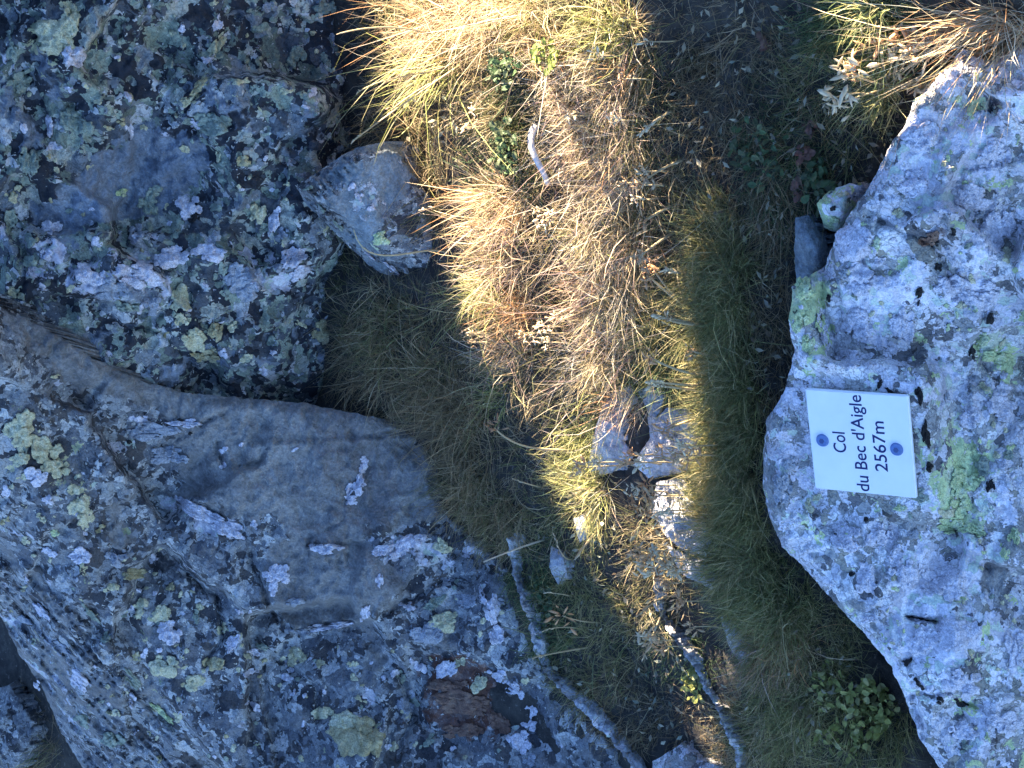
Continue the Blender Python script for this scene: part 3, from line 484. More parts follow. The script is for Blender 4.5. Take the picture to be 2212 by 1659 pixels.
def edge_slab(line, width, hi, lo, mat, label, seed):
    ln = np.array(line, float); t = np.gradient(ln, axis=0); t /= np.linalg.norm(t, axis=1)[:, None]; nr = np.c_[-t[:, 1], t[:, 0]]; nr *= np.sign((nr @ np.array([1., -.35])).mean())
    wv = width * (1 + .35 * np.sin(np.arange(len(ln)) * 1.9 + seed)); far = ln + nr * wv[:, None]; ctrl = [(*p, hi + .010 * math.sin(i * 2.3 + seed)) for i, p in enumerate(ln)] + [(*p, lo) for p in far] + [(*(p * .75 + q * .25), hi * .75) for p, q in zip(ln, far)]
    r = Rock(list(map(tuple, ln)) + list(map(tuple, far[::-1])), ctrl, step=4., jit=9., noise=(.010, 36., .005, 15., .0012, 6.), edge=(.003, 5.), facet=.0002, seed=seed, drop=.05, ref=ground_z); tag(r.build('stone_slab', mat, [(1400, 1200, 3000, 3000, 0, 3, .45), (1400, 1200, 3000, 3000, 0, 1, -.3)]), label, 'stone slab'); return r
edge_slab([(1092, 1162), (1104, 1215), (1112, 1255), (1134, 1330), (1158, 1415), (1190, 1468), (1240, 1520), (1300, 1580), (1360, 1645), (1400, 1700)], 40, .017, -.014, M_E, 'long thin pale stone edge running beside the rust-stained boulder', 33)
edge_slab([(1410, 1250), (1416, 1310), (1450, 1372), (1492, 1432), (1530, 1500), (1560, 1560), (1584, 1620), (1596, 1660)], 30, .020, -.014, M_E, 'thin pale ridge of stone poking from the moss above a dark soil hollow', 34)
stone('stone', [(1410, 1645), (1475, 1605), (1505, 1640), (1570, 1660), (1575, 1720), (1400, 1720)], .03, M_E, 'pale stone at the foot of the dark soil hollow', seed=35)
CLEAN = [(1400, 1200, 3000, 3000, 0, 3, .55), (1400, 1200, 3000, 3000, 0, 1, -.4)]
for i, (pl, lab) in enumerate([([(1272, 1000), (1284, 930), (1300, 880), (1325, 845), (1362, 832), (1376, 858), (1352, 900), (1346, 950), (1366, 985), (1350, 1014), (1300, 1022)], 'pale blue-grey stone on the upslope side of the dark hole'),
                               ([(1376, 840), (1432, 838), (1432, 862), (1416, 905), (1440, 882), (1490, 880), (1522, 920), (1516, 990), (1470, 1022), (1400, 1032), (1368, 1004), (1384, 978), (1404, 945), (1398, 885)], 'biggest pale blue stone, hugging the downslope side of the dark hole'),
                               ([(1418, 1042), (1475, 1030), (1502, 1090), (1542, 1180), (1530, 1218), (1480, 1192), (1440, 1162), (1408, 1110)], 'pale stone shard among dry flower heads below the dark hole'),
                               ([(1440, 1180), (1500, 1205), (1568, 1240), (1540, 1275), (1472, 1240)], 'slanting pale stone shard above the thin stone ridge'),
                               ([(1190, 1180), (1215, 1190), (1226, 1250), (1205, 1262), (1186, 1225)], 'small pale stone in the grass by the thin stone edge'),
                               ([(1556, 1330), (1585, 1345), (1626, 1420), (1606, 1446), (1572, 1390)], 'small bluish stone in the moss between stone ridge and pale boulder'),
                               ([(1238, 1120), (1262, 1112), (1275, 1150), (1252, 1172)], 'tiny bluish stone below the spiky green-gold tuft')]):
    stone('stone', pl, (.014, .012, .012, .012, .018, .018, .016)[i], M_E, lab, seed=40 + i, tilt=.12, zones=CLEAN)
# corner stone beyond the dark gap
stone('stone', [(-60, 1500), (20, 1480), (70, 1560), (60, 1640), (0, 1680), (-80, 1680)], .05, M_B, 'shadowed stone beyond the dark gap below the big boulder', seed=55)

# --- unseen blockers added up-sun, outlines shaped to leave the beam of light
ca, sa, ce, se = math.cos(SUN_AZ), math.sin(SUN_AZ), math.cos(SUN_EL), math.sin(SUN_EL)
def sun_blocker(name, poly, l0, l1, label, cat, seed):
    """a light blocker added up-sun, out of view; its outline is given square to the sun ray (across, up)"""
    pd = dense(np.array(poly) * 1000, 14, 7, seed) / 1000.; n = len(pd); c = np.array([(pd[:, 0].min() + pd[:, 0].max()) / 2, 0.]); c[1] = np.median(pd[:, 1])
    e_s = np.array([-sa, ca, 0]); e_t = np.array([-ca * se, -sa * se, ce]); e_l = np.array([ca * ce, sa * ce, se]); V = []; F = []
    for r_, (f, sh) in enumerate(((0., .82), (.18, .95), (.5, 1.), (.8, .96), (1., .84))):
        q = pd if sh == 1. else c + (pd - c) * sh; lj = (l0 + (l1 - l0) * f) + .05 * fbm(pd[:, 0] * 6, pd[:, 1] * 6, 3, seed + r_)
        V.append(q[:, :1] * e_s + q[:, 1:] * e_t + lj[:, None] * e_l)
    V = np.concatenate(V)
    for r_ in range(4):
        for i in range(n): j = (i + 1) % n; F.append((r_ * n + i, r_ * n + j, (r_ + 1) * n + j, (r_ + 1) * n + i))
    F.append(tuple(range(n))[::-1]); F.append(tuple(range(4 * n, 5 * n)))
    loc = np.array([V[:, 0].mean(), V[:, 1].mean(), V[:, 2].min()]); me = new_mesh(name, V - loc, F); at = me.color_attributes.new('zones', 'FLOAT_COLOR', 'POINT')
    at.data.foreach_set('color', np.tile(np.array([.5, .5, 0, 0], np.float32), len(V))); tag(link(name, me, M_A, loc=loc, smooth=False), label, cat)
sun_blocker('added_sun_blocker', [(-.59, -1.1), (-.47, -1.1), (-.45, -.3), (-.435, .0), (-.41, .02), (-.375, .038), (-.325, .054), (-.308, .069), (-.285, .083), (-.23, .093), (-.17, .098), (-.13, .101), (-.10, .104), (-.03, .12), (.06, .19), (.16, .26), (.10, .40), (-.15, .50), (-.45, .46), (-.75, .40), (-.95, .28), (-.92, .17), (-.84, .122), (-.78, .112), (-.72, .095), (-.66, .093), (-.625, .088), (-.60, .0), (-.60, -.4)], 1.15, 1.5,
         'added unseen slab with an outline cut to shape the sunbeam', 'stone slab', 61)
sun_blocker('boulder', [(.02, -1.1), (.005, -.2), (-.008, .03), (-.018, .056), (-.055, .070), (-.085, .085), (-.10, .10), (-.105, .12), (-.09, .14), (.03, .24), (.10, .34), (.3, .50), (.7, .58), (1.2, .5), (1.7, .3), (2.0, -.2), (2.0, -1.1)], 1.25, 1.75, 'added unseen blocker keeping the sun off the upslope rocks', 'boulder', 62)  # unseen block added to keep the upslope rocks in shade
sun_blocker('boulder', [(-.86, -1.1), (-.87, -.1), (-.86, .10), (-.90, .20), (-1.0, .33), (-1.4, .36), (-1.9, .2), (-2.2, -.2), (-2.2, -1.1)], 1.25, 1.7, 'added unseen blocker bounding the small sunlit gap by the pale boulder', 'boulder', 63)  # unseen block added to close off the second gap of light

# ------------------------------------------------------------------ vegetation
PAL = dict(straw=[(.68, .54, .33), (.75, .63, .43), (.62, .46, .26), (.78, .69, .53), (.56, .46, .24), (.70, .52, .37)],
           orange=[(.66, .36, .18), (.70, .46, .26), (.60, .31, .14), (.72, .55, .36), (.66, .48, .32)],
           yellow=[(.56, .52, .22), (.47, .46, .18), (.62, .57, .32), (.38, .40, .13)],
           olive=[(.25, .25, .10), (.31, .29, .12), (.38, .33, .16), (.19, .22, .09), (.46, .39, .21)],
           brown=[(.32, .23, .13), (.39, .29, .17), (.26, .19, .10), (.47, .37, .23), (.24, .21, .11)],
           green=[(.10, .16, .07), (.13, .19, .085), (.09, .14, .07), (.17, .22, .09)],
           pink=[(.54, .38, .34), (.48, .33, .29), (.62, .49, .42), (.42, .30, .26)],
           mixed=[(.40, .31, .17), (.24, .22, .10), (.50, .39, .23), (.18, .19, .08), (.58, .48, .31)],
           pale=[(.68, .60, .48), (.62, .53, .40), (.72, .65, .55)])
CLR = np.random.default_rng(55)
CL_LEAN = CLR.normal(0, 1, (1024, 2)); CL_C = CLR.uniform(0, 1, 1024); CL_L = CLR.uniform(.6, 1.3, 1024)
def clump(x, y, size=24.):
    wx = x + 14 * perlin(x / 23, y / 23, 41); wy = y + 14 * perlin(x / 23, y / 23, 43)
    return (np.floor(wx / size).astype(int) * 73 + np.floor(wy / size).astype(int) * 179) % 1024
def blades_mesh(name, x, y, L, wd, lean, spread, droop, pal, r, lift=0., K_=4):
    n = len(x); g = ground_z(x, y); B0 = P(x, y, g - .004 + lift)
    cxm = B0.mean(0); out = (B0 - cxm); out[:, 2] = 0; out /= (np.linalg.norm(out, axis=1).max() + 1e-6)
    cl = clump(x, y); L = L * CL_L[cl]
    d = np.zeros((n, 3)); d[:, 2] = 1; d[:, :2] = out[:, :2] * spread * .7 + r.normal(0, 1, (n, 2)) * spread * np.where(r.uniform(0, 1, (n, 1)) < .22, 2.0, .75) + CL_LEAN[cl] * spread * .75 + np.array(lean)
    d /= np.linalg.norm(d, axis=1)[:, None]
    bend = np.zeros((n, 3)); bend[:, :2] = d[:, :2] * r.uniform(.3, 1.1, (n, 1)) + r.normal(0, .34, (n, 2)); bend[:, 2] = -r.uniform(.02, 1., n) * droop
    sidev = np.cross(d, r.normal(size=(n, 3))); sidev /= np.linalg.norm(sidev, axis=1)[:, None]
    ci = np.where(r.uniform(0, 1, n) < .6, (CL_C[cl] * len(pal)).astype(int), r.integers(0, len(pal), n)); pc = np.array(pal)[ci] * r.uniform(.7, 1.2, (n, 1))
    pk = r.uniform(0, 1, n) < .07; pc[pk] = np.minimum(1, pc[pk] * 1.3 + .06)
    wig = np.cross(d, r.normal(size=(n, 3))) * r.uniform(0, .24, (n, 1))
    V = np.zeros((n, 2 * K_ + 1, 3))
    for k in range(K_ + 1):
        t = k / K_; p = B0 + L[:, None] * (d * t + bend * t * t * .55 + wig * math.sin(2.6 * t))
        if k < K_: h = (wd * (1 - .75 * t))[:, None] * .5; V[:, 2 * k] = p - sidev * h; V[:, 2 * k + 1] = p + sidev * h
        else: V[:, 2 * K_] = p
    C = np.ones((n, 2 * K_ + 1, 4)); 
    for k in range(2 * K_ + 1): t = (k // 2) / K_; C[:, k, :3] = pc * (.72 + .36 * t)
    o = (np.arange(n) * (2 * K_ + 1))[:, None]; q = []
    for k in range(K_ - 1): q.append(o + np.array([2 * k, 2 * k + 1, 2 * k + 3, 2 * k + 2]))
    q = np.concatenate(q, 1).reshape(-1, 4); t3 = o + np.array([2 * K_ - 2, 2 * K_ - 1, 2 * K_])
    return V.reshape(-1, 3), q, t3, np.clip(C.reshape(-1, 4), 0, 1)
def grass_object(name, parts, mat, tri_first=False):
    off = 0; Vs, Q, T, Cs = [], [], [], []
    for V, q, t, c in parts: Vs.append(V); Q.append(q + off); T.append(t + off); Cs.append(c); off += len(V)
    V = np.concatenate(Vs); Q = np.concatenate(Q); T = np.concatenate(T); C = np.concatenate(Cs)
    loc = np.array([V[:, 0].mean(), V[:, 1].mean(), V[:, 2].min()]); me = bpy.data.meshes.new(name)
    me.vertices.add(len(V)); me.vertices.foreach_set('co', (V - loc).astype(np.float32).ravel())
    nl = len(Q) * 4 + len(T) * 3; me.loops.add(nl); me.loops.foreach_set('vertex_index', np.r_[Q.ravel(), T.ravel()].astype(np.int32))
    me.polygons.add(len(Q) + len(T)); me.polygons.foreach_set('loop_start', np.r_[np.arange(len(Q)) * 4, len(Q) * 4 + np.arange(len(T)) * 3].astype(np.int32))
    me.update(calc_edges=True); me.validate()
    at = me.color_attributes.new('col', 'FLOAT_COLOR', 'POINT'); at.data.foreach_set('color', C.astype(np.float32).ravel())
    return link(name, me, mat, loc=loc)
BIG = [A.coarse, B.coarse, S.coarse, W_.coarse]
def free(x, y, margin=0):
    k = np.ones(len(x), bool)
    for p in BIG: k &= sdist(x, y, p) < -margin
    return k
def ell(r, n, x, y, rx, ry, ang=0):
    t = r.uniform(0, 6.283, n); q = np.sqrt(r.uniform(0, 1, n)); a = math.radians(ang); u = q * np.cos(t) * rx; v = q * np.sin(t) * ry
    return x + u * math.cos(a) - v * math.sin(a), y + u * math.sin(a) + v * math.cos(a)

# ground cover: nobody could count these
cover = [  # x, y, rx, ry, angle, blades, length lo, hi, palette, spread, droop
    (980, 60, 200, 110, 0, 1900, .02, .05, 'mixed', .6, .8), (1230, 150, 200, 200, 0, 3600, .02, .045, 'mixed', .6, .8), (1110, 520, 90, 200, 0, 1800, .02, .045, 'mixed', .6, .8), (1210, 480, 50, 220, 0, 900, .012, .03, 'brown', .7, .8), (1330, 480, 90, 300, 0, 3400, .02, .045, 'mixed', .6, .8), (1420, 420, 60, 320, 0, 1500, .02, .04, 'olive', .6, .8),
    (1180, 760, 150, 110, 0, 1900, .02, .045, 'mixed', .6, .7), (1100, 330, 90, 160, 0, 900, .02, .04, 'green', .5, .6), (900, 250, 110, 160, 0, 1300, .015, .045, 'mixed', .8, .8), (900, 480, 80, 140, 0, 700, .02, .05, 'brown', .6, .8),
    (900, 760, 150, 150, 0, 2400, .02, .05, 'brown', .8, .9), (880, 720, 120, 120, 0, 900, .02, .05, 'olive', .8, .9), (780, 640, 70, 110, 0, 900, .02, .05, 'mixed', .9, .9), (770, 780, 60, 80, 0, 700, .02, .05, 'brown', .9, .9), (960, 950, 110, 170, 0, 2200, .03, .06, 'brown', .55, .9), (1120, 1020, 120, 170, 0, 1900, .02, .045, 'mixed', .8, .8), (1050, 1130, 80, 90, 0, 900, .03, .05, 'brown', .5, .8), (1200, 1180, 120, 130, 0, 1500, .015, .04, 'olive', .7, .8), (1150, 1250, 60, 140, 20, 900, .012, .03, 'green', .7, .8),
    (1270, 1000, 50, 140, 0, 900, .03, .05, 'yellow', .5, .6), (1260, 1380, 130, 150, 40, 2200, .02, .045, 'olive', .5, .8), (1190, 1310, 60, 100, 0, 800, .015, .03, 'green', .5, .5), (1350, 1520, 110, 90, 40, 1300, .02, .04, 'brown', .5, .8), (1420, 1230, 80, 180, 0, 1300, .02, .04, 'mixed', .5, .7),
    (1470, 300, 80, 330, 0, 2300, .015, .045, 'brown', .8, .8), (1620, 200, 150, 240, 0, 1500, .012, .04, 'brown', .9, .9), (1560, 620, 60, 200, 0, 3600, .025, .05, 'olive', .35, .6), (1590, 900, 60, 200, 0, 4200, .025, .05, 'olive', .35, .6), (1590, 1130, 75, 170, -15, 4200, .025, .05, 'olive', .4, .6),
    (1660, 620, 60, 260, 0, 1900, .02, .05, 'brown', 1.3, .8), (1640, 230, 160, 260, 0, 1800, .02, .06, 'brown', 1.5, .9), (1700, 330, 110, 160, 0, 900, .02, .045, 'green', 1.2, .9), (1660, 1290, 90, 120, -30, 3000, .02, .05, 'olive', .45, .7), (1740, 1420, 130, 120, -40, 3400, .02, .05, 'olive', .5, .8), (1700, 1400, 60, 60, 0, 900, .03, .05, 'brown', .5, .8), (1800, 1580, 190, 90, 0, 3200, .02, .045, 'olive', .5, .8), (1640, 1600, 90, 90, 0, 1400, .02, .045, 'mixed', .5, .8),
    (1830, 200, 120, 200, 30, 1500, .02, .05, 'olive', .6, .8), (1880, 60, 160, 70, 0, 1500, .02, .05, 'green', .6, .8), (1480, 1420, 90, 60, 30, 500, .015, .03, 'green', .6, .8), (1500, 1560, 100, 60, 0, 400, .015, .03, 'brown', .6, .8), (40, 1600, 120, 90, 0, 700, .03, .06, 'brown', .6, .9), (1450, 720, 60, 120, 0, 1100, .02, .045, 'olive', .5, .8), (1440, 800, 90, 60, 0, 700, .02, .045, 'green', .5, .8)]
parts = []
for i, (x, y, rx, ry, an, n, l0, l1, pal, spr, dr) in enumerate(cover):
    r = np.random.default_rng(100 + i); X, Y = ell(r, n, x, y, rx, ry, an); k = free(X, Y, 1); X, Y = X[k], Y[k]; n = len(X)
    cl = .65 + .7 * (fbm(X / 30, Y / 30, 2, 60) + .4)
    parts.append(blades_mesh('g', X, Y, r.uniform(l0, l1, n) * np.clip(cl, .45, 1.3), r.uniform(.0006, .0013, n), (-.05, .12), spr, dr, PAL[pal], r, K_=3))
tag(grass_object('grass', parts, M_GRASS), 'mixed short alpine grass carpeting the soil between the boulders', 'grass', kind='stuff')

# tufts that stand out
def tuft(x, y, rx, ry, n, l0, l1, pal, label, group=None, lean=(-.1, .2), spread=.45, droop=.8, wd=(.0006, .0014), ang=0, pal2=None, seed=0, wisps=0):
    r = np.random.default_rng(int(x * 7 + y + seed)); X, Y = ell(r, n, x, y, rx, ry, ang); k = free(X, Y, -6); X, Y = X[k], Y[k]; m = len(X)
    pl = PAL[pal] + (PAL[pal2] if pal2 else [])
    pr = [blades_mesh('t', X, Y, l0 + (l1 - l0) * r.uniform(0, 1, m)**1.6, r.uniform(*wd, m), lean, spread, droop, pl, r)]
    if wisps: pr.append(blades_mesh('t', X[:wisps], Y[:wisps], r.uniform(.055, .105, len(X[:wisps])), r.uniform(.0006, .0010, len(X[:wisps])), (-.25, .35), .5, .5, PAL['pale'] + PAL['pink'], r))
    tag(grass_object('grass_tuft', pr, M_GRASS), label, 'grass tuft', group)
G1 = 'straw grass tufts in the beam of sunlight'
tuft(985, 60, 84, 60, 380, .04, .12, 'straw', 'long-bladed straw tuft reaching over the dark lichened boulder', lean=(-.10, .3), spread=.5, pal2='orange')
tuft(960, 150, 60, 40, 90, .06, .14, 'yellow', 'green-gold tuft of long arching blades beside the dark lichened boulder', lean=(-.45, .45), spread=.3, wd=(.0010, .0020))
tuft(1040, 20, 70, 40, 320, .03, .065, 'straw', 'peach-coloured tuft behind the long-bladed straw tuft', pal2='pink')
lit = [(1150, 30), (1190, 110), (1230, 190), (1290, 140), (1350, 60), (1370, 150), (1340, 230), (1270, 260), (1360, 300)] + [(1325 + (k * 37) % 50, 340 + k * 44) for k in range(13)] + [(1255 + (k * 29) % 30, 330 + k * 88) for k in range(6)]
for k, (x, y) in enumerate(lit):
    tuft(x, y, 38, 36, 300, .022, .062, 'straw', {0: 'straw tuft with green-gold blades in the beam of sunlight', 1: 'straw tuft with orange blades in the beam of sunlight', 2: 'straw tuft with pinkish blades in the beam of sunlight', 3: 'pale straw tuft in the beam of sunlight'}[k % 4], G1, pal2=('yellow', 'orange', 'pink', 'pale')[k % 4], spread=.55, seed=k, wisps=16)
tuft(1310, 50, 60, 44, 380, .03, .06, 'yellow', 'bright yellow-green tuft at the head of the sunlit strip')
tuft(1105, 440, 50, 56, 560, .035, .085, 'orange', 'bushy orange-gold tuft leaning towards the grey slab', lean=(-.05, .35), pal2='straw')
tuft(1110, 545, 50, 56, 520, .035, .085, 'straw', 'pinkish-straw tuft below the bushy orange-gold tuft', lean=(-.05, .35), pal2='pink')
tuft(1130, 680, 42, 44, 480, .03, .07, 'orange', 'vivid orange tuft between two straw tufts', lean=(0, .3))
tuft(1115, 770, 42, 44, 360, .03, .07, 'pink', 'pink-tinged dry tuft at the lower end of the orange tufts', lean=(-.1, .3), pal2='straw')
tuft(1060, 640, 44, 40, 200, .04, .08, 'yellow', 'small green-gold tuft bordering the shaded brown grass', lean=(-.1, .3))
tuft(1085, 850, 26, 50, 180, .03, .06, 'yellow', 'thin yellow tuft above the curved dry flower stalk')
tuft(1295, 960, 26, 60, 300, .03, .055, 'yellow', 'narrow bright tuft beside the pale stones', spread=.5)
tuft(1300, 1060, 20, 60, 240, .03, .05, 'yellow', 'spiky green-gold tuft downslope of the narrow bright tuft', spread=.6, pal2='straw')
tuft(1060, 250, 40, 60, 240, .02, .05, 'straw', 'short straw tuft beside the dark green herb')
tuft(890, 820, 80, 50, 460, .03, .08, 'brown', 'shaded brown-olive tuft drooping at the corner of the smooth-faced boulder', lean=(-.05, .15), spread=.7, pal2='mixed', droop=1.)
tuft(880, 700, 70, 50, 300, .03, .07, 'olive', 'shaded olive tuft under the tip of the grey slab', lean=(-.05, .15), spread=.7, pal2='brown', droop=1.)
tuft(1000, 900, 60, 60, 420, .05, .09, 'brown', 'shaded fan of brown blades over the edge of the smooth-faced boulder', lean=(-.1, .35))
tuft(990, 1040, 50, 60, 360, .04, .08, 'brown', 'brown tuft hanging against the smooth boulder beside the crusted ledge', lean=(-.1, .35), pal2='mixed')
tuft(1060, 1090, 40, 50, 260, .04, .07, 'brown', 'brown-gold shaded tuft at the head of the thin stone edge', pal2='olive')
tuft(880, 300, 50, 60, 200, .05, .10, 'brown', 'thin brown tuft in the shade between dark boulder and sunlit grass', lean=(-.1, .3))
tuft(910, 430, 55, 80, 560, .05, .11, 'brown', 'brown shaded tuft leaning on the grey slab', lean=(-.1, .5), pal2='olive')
G2 = 'olive turf tufts behind the pale boulder'
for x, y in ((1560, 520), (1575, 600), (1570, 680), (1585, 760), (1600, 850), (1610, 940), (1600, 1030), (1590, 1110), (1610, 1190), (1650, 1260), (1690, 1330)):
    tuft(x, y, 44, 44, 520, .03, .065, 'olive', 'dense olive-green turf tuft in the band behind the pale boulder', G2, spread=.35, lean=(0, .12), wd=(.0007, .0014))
tuft(1720, 1410, 50, 44, 300, .035, .07, 'orange', 'rusty-orange shaded tuft above the leafy green cushion', pal2='brown')
tuft(1660, 1420, 50, 44, 260, .03, .06, 'brown', 'brownish tuft between the stone ridge and the rusty-orange tuft', pal2='pink')
tuft(1690, 1540, 60, 60, 360, .03, .06, 'olive', 'olive tuft upslope of the leafy green cushion', pal2='brown')
tuft(1920, 180, 34, 60, 260, .04, .07, 'yellow', 'sunlit green-gold tuft with cream flower heads beside the pale boulder', lean=(-.2, .2))
tuft(2170, 60, 70, 44, 520, .05, .11, 'straw', 'sunlit straw and orange tuft growing on top of the pale boulder', lean=(-.25, .35), pal2='orange')
tuft(1900, 20, 40, 30, 180, .03, .06, 'yellow', 'small yellow tuft beyond the cream flower heads', lean=(-.1, .2))
tuft(60, 1620, 70, 40, 260, .05, .09, 'brown', 'dark brown tuft in the gap below the big boulder', pal2='olive')

# dry stalks with flower or seed heads
def tube(pts, r0, r1, seg=5):
    pts = [np.array(p) for p in pts]; V = []; F = []
    for i, p in enumerate(pts):
        d = pts[min(i + 1, len(pts) - 1)] - pts[max(i - 1, 0)]; d /= np.linalg.norm(d) + 1e-9
        a = np.cross(d, [.3, .9, .2]); a /= np.linalg.norm(a); b = np.cross(d, a); rr = r0 + (r1 - r0) * i / (len(pts) - 1)
        for k in range(seg): t = 6.2832 * k / seg; V.append(p + (a * math.cos(t) + b * math.sin(t)) * rr)
    for i in range(len(pts) - 1):
        for k in range(seg): j = (k + 1) % seg; F.append((i * seg + k, i * seg + j, (i + 1) * seg + j, (i + 1) * seg + k))
    F.append(tuple(range(seg - 1, -1, -1))); F.append(tuple(range((len(pts) - 1) * seg, len(pts) * seg)))
    return np.array(V), F
def colmesh(name, V, F, colr, r):
    me = new_mesh(name, V, F); at = me.color_attributes.new('col', 'FLOAT_COLOR', 'POINT')
    c = np.ones((len(V), 4)); c[:, :3] = np.array(colr) * r.uniform(.8, 1.15, (len(V), 1)); at.data.foreach_set('color', np.clip(c, 0, 1).astype(np.float32).ravel()); return me
def smooth_path(pts, n=14):
    pts = np.array(pts); t = np.r_[0, np.cumsum(np.linalg.norm(np.diff(pts, axis=0), axis=1))]; t /= t[-1]; u = np.linspace(0, 1, n)
    if len(pts) < 3: return np.stack([np.interp(u, t, pts[:, k]) for k in range(3)], 1)
    out = np.stack([np.polyval(np.polyfit(t, pts[:, k], min(3, len(pts) - 1)), u) for k in range(3)], 1); return out
def stalk(path, head, colr, label, group=None, width=.0010, nfl=10, size=.006, seed=0, ccol=(.50, .40, .24)):
    """path: layout points from base to tip"""
    r = np.random.default_rng(int(path[0][0] * 3 + path[0][1] * 5 + seed)); bx, by = path[0]; b = P(np.array(bx), np.array(by), float(ground_z(np.array(bx), np.array(by))) - .004); pts = [b]
    for (x, y) in path[1:]:
        v = DIR + (x - 1106) * K * EX + (829.5 - y) * K * EY; t = (b[1] - CAM[1]) / v[1]; q = CAM + v * t; zg = float(ground_z(np.array(float(x)), np.array(float(y))))
        if q[2] < zg + .02: q = P(np.array(float(x)), np.array(float(y)), zg + .022)
        pts.append(q)
    pth = smooth_path(pts); V, F = tube(pth - b, width, width * .6)
    root = bpy.data.objects.new('dry_flower' if head == 'flower' else ('seed_stalk' if head == 'seed' else 'dry_stalk'), None); root.empty_display_size = .01; col.objects.link(root); root.location = b
    link('stem', colmesh('stem', V, F, ccol, r), M_STEM, root)
    tip = pth[-1] - b; ax = pth[-1] - pth[-3]; ax /= np.linalg.norm(ax)
    if head != 'none':
        V = []; F = []
        for k in range(nfl):
            if head == 'flower': dirv = ax * r.uniform(.1, 1) + r.normal(0, .7, 3); c0 = tip + r.normal(0, size * .35, 3)
            else: dirv = ax + r.normal(0, .28, 3); c0 = tip - ax * size * 2.6 * k / nfl
            dirv /= np.linalg.norm(dirv); a = np.cross(dirv, r.normal(size=3)); a /= np.linalg.norm(a); bb_ = np.cross(dirv, a); L = size * r.uniform(.4, 1.3); wv = L * r.uniform(.10, .18)
            o = len(V); V.append(c0)
            for f, ws in ((.35, .8), (.7, 1.)):
                for q in range(4): t = 1.5708 * q; V.append(c0 + dirv * L * f + (a * math.cos(t) + bb_ * math.sin(t) * .5) * wv * ws)
            V.append(c0 + dirv * L)
            for q in range(4): j = (q + 1) % 4; F += [(o, o + 1 + j, o + 1 + q), (o + 1 + q, o + 1 + j, o + 5 + j, o + 5 + q), (o + 5 + q, o + 5 + j, o + 9)]
        link('flower_head' if head == 'flower' else 'seed_head', colmesh('head', np.array(V), F, colr, r), M_STEM, root)
    tag(root, label, {'flower': 'dry flower', 'seed': 'seed stalk', 'none': 'dry stalk'}[head], group)
CREAM = (.74, .62, .42); TAN_ = (.60, .42, .25); BRN = (.38, .23, .13); OR = (.64, .38, .20)
stalk([(1010, 130), (900, 205), (765, 302)], 'seed', CREAM, 'straight pale stem pointing from the straw tuft at the tip of the grey slab', nfl=6, size=.006, width=.0013)
stalk([(1005, 150), (930, 180), (845, 238)], 'flower', TAN_, 'brown seed cluster among arching blades beside the dark boulder', nfl=9, size=.008)
stalk([(1000, 125), (900, 160), (800, 185), (772, 200)], 'seed', CREAM, 'pale bent stem above the brown seed cluster', nfl=5, size=.006)
stalk([(980, 90), (860, 60), (735, 72)], 'seed', CREAM, 'long pale stem overhanging the dark lichened boulder', nfl=5, size=.006, width=.0013)
stalk([(970, 548), (880, 548), (800, 543), (770, 525), (765, 495)], 'none', CREAM, 'hooked pale stem curling over the lime spot of the grey slab', width=.0013, ccol=(.50, .46, .30))
stalk([(1250, 974), (1170, 970), (1110, 955), (1068, 925)], 'flower', BRN, 'arched dry stalk with a brown flower head above shaded grass', nfl=14, size=.011, width=.0016)
stalk([(990, 480), (950, 465), (918, 452)], 'flower', CREAM, 'small cream flower left of the bushy orange-gold tuft', nfl=8, size=.007)
stalk([(1170, 1052), (1140, 1045), (1112, 1036)], 'seed', CREAM, 'tiny cream seed stalk over shaded brown grass', nfl=5, size=.006)
stalk([(1240, 1208), (1210, 1190), (1200, 1162)], 'seed', CREAM, 'short white bud stalk near the small pale stone', nfl=4, size=.007)
stalk([(1295, 1140), (1270, 1170), (1243, 1206)], 'seed', CREAM, 'pale drooping stem below the spiky green-gold tuft', nfl=5, size=.008, width=.0018)
stalk([(1180, 1165), (1110, 1188), (1045, 1214)], 'none', CREAM, 'straight white stem crossing the crack of the thin stone edge', width=.0014, ccol=(.6, .54, .42))
stalk([(1275, 1398), (1215, 1408), (1155, 1420)], 'seed', CREAM, 'cream seed stalk lying over the thin stone edge', nfl=9, size=.007, width=.0013)
stalk([(1300, 1345), (1260, 1342), (1215, 1330)], 'flower', OR, 'forked orange-brown dry flower over dark green moss', nfl=12, size=.014)
stalk([(1260, 1360), (1215, 1355), (1180, 1360)], 'seed', CREAM, 'pale twin stalk under the forked orange-brown flower', nfl=5, size=.008)
stalk([(1240, 1290), (1210, 1283), (1185, 1280)], 'seed', CREAM, 'small cream stalk above the forked orange-brown flower', nfl=5, size=.007)
stalk([(1440, 1300), (1415, 1360), (1388, 1425)], 'seed', CREAM, 'long pale stem ending beside the dark soil hollow', nfl=5, size=.007, width=.0013)
stalk([(1460, 1285), (1415, 1300), (1382, 1328)], 'seed', TAN_, 'tan stem crossing the top of the thin stone ridge', nfl=6, size=.008, width=.0013)
GF = 'cream and orange flower heads along the pale stones'
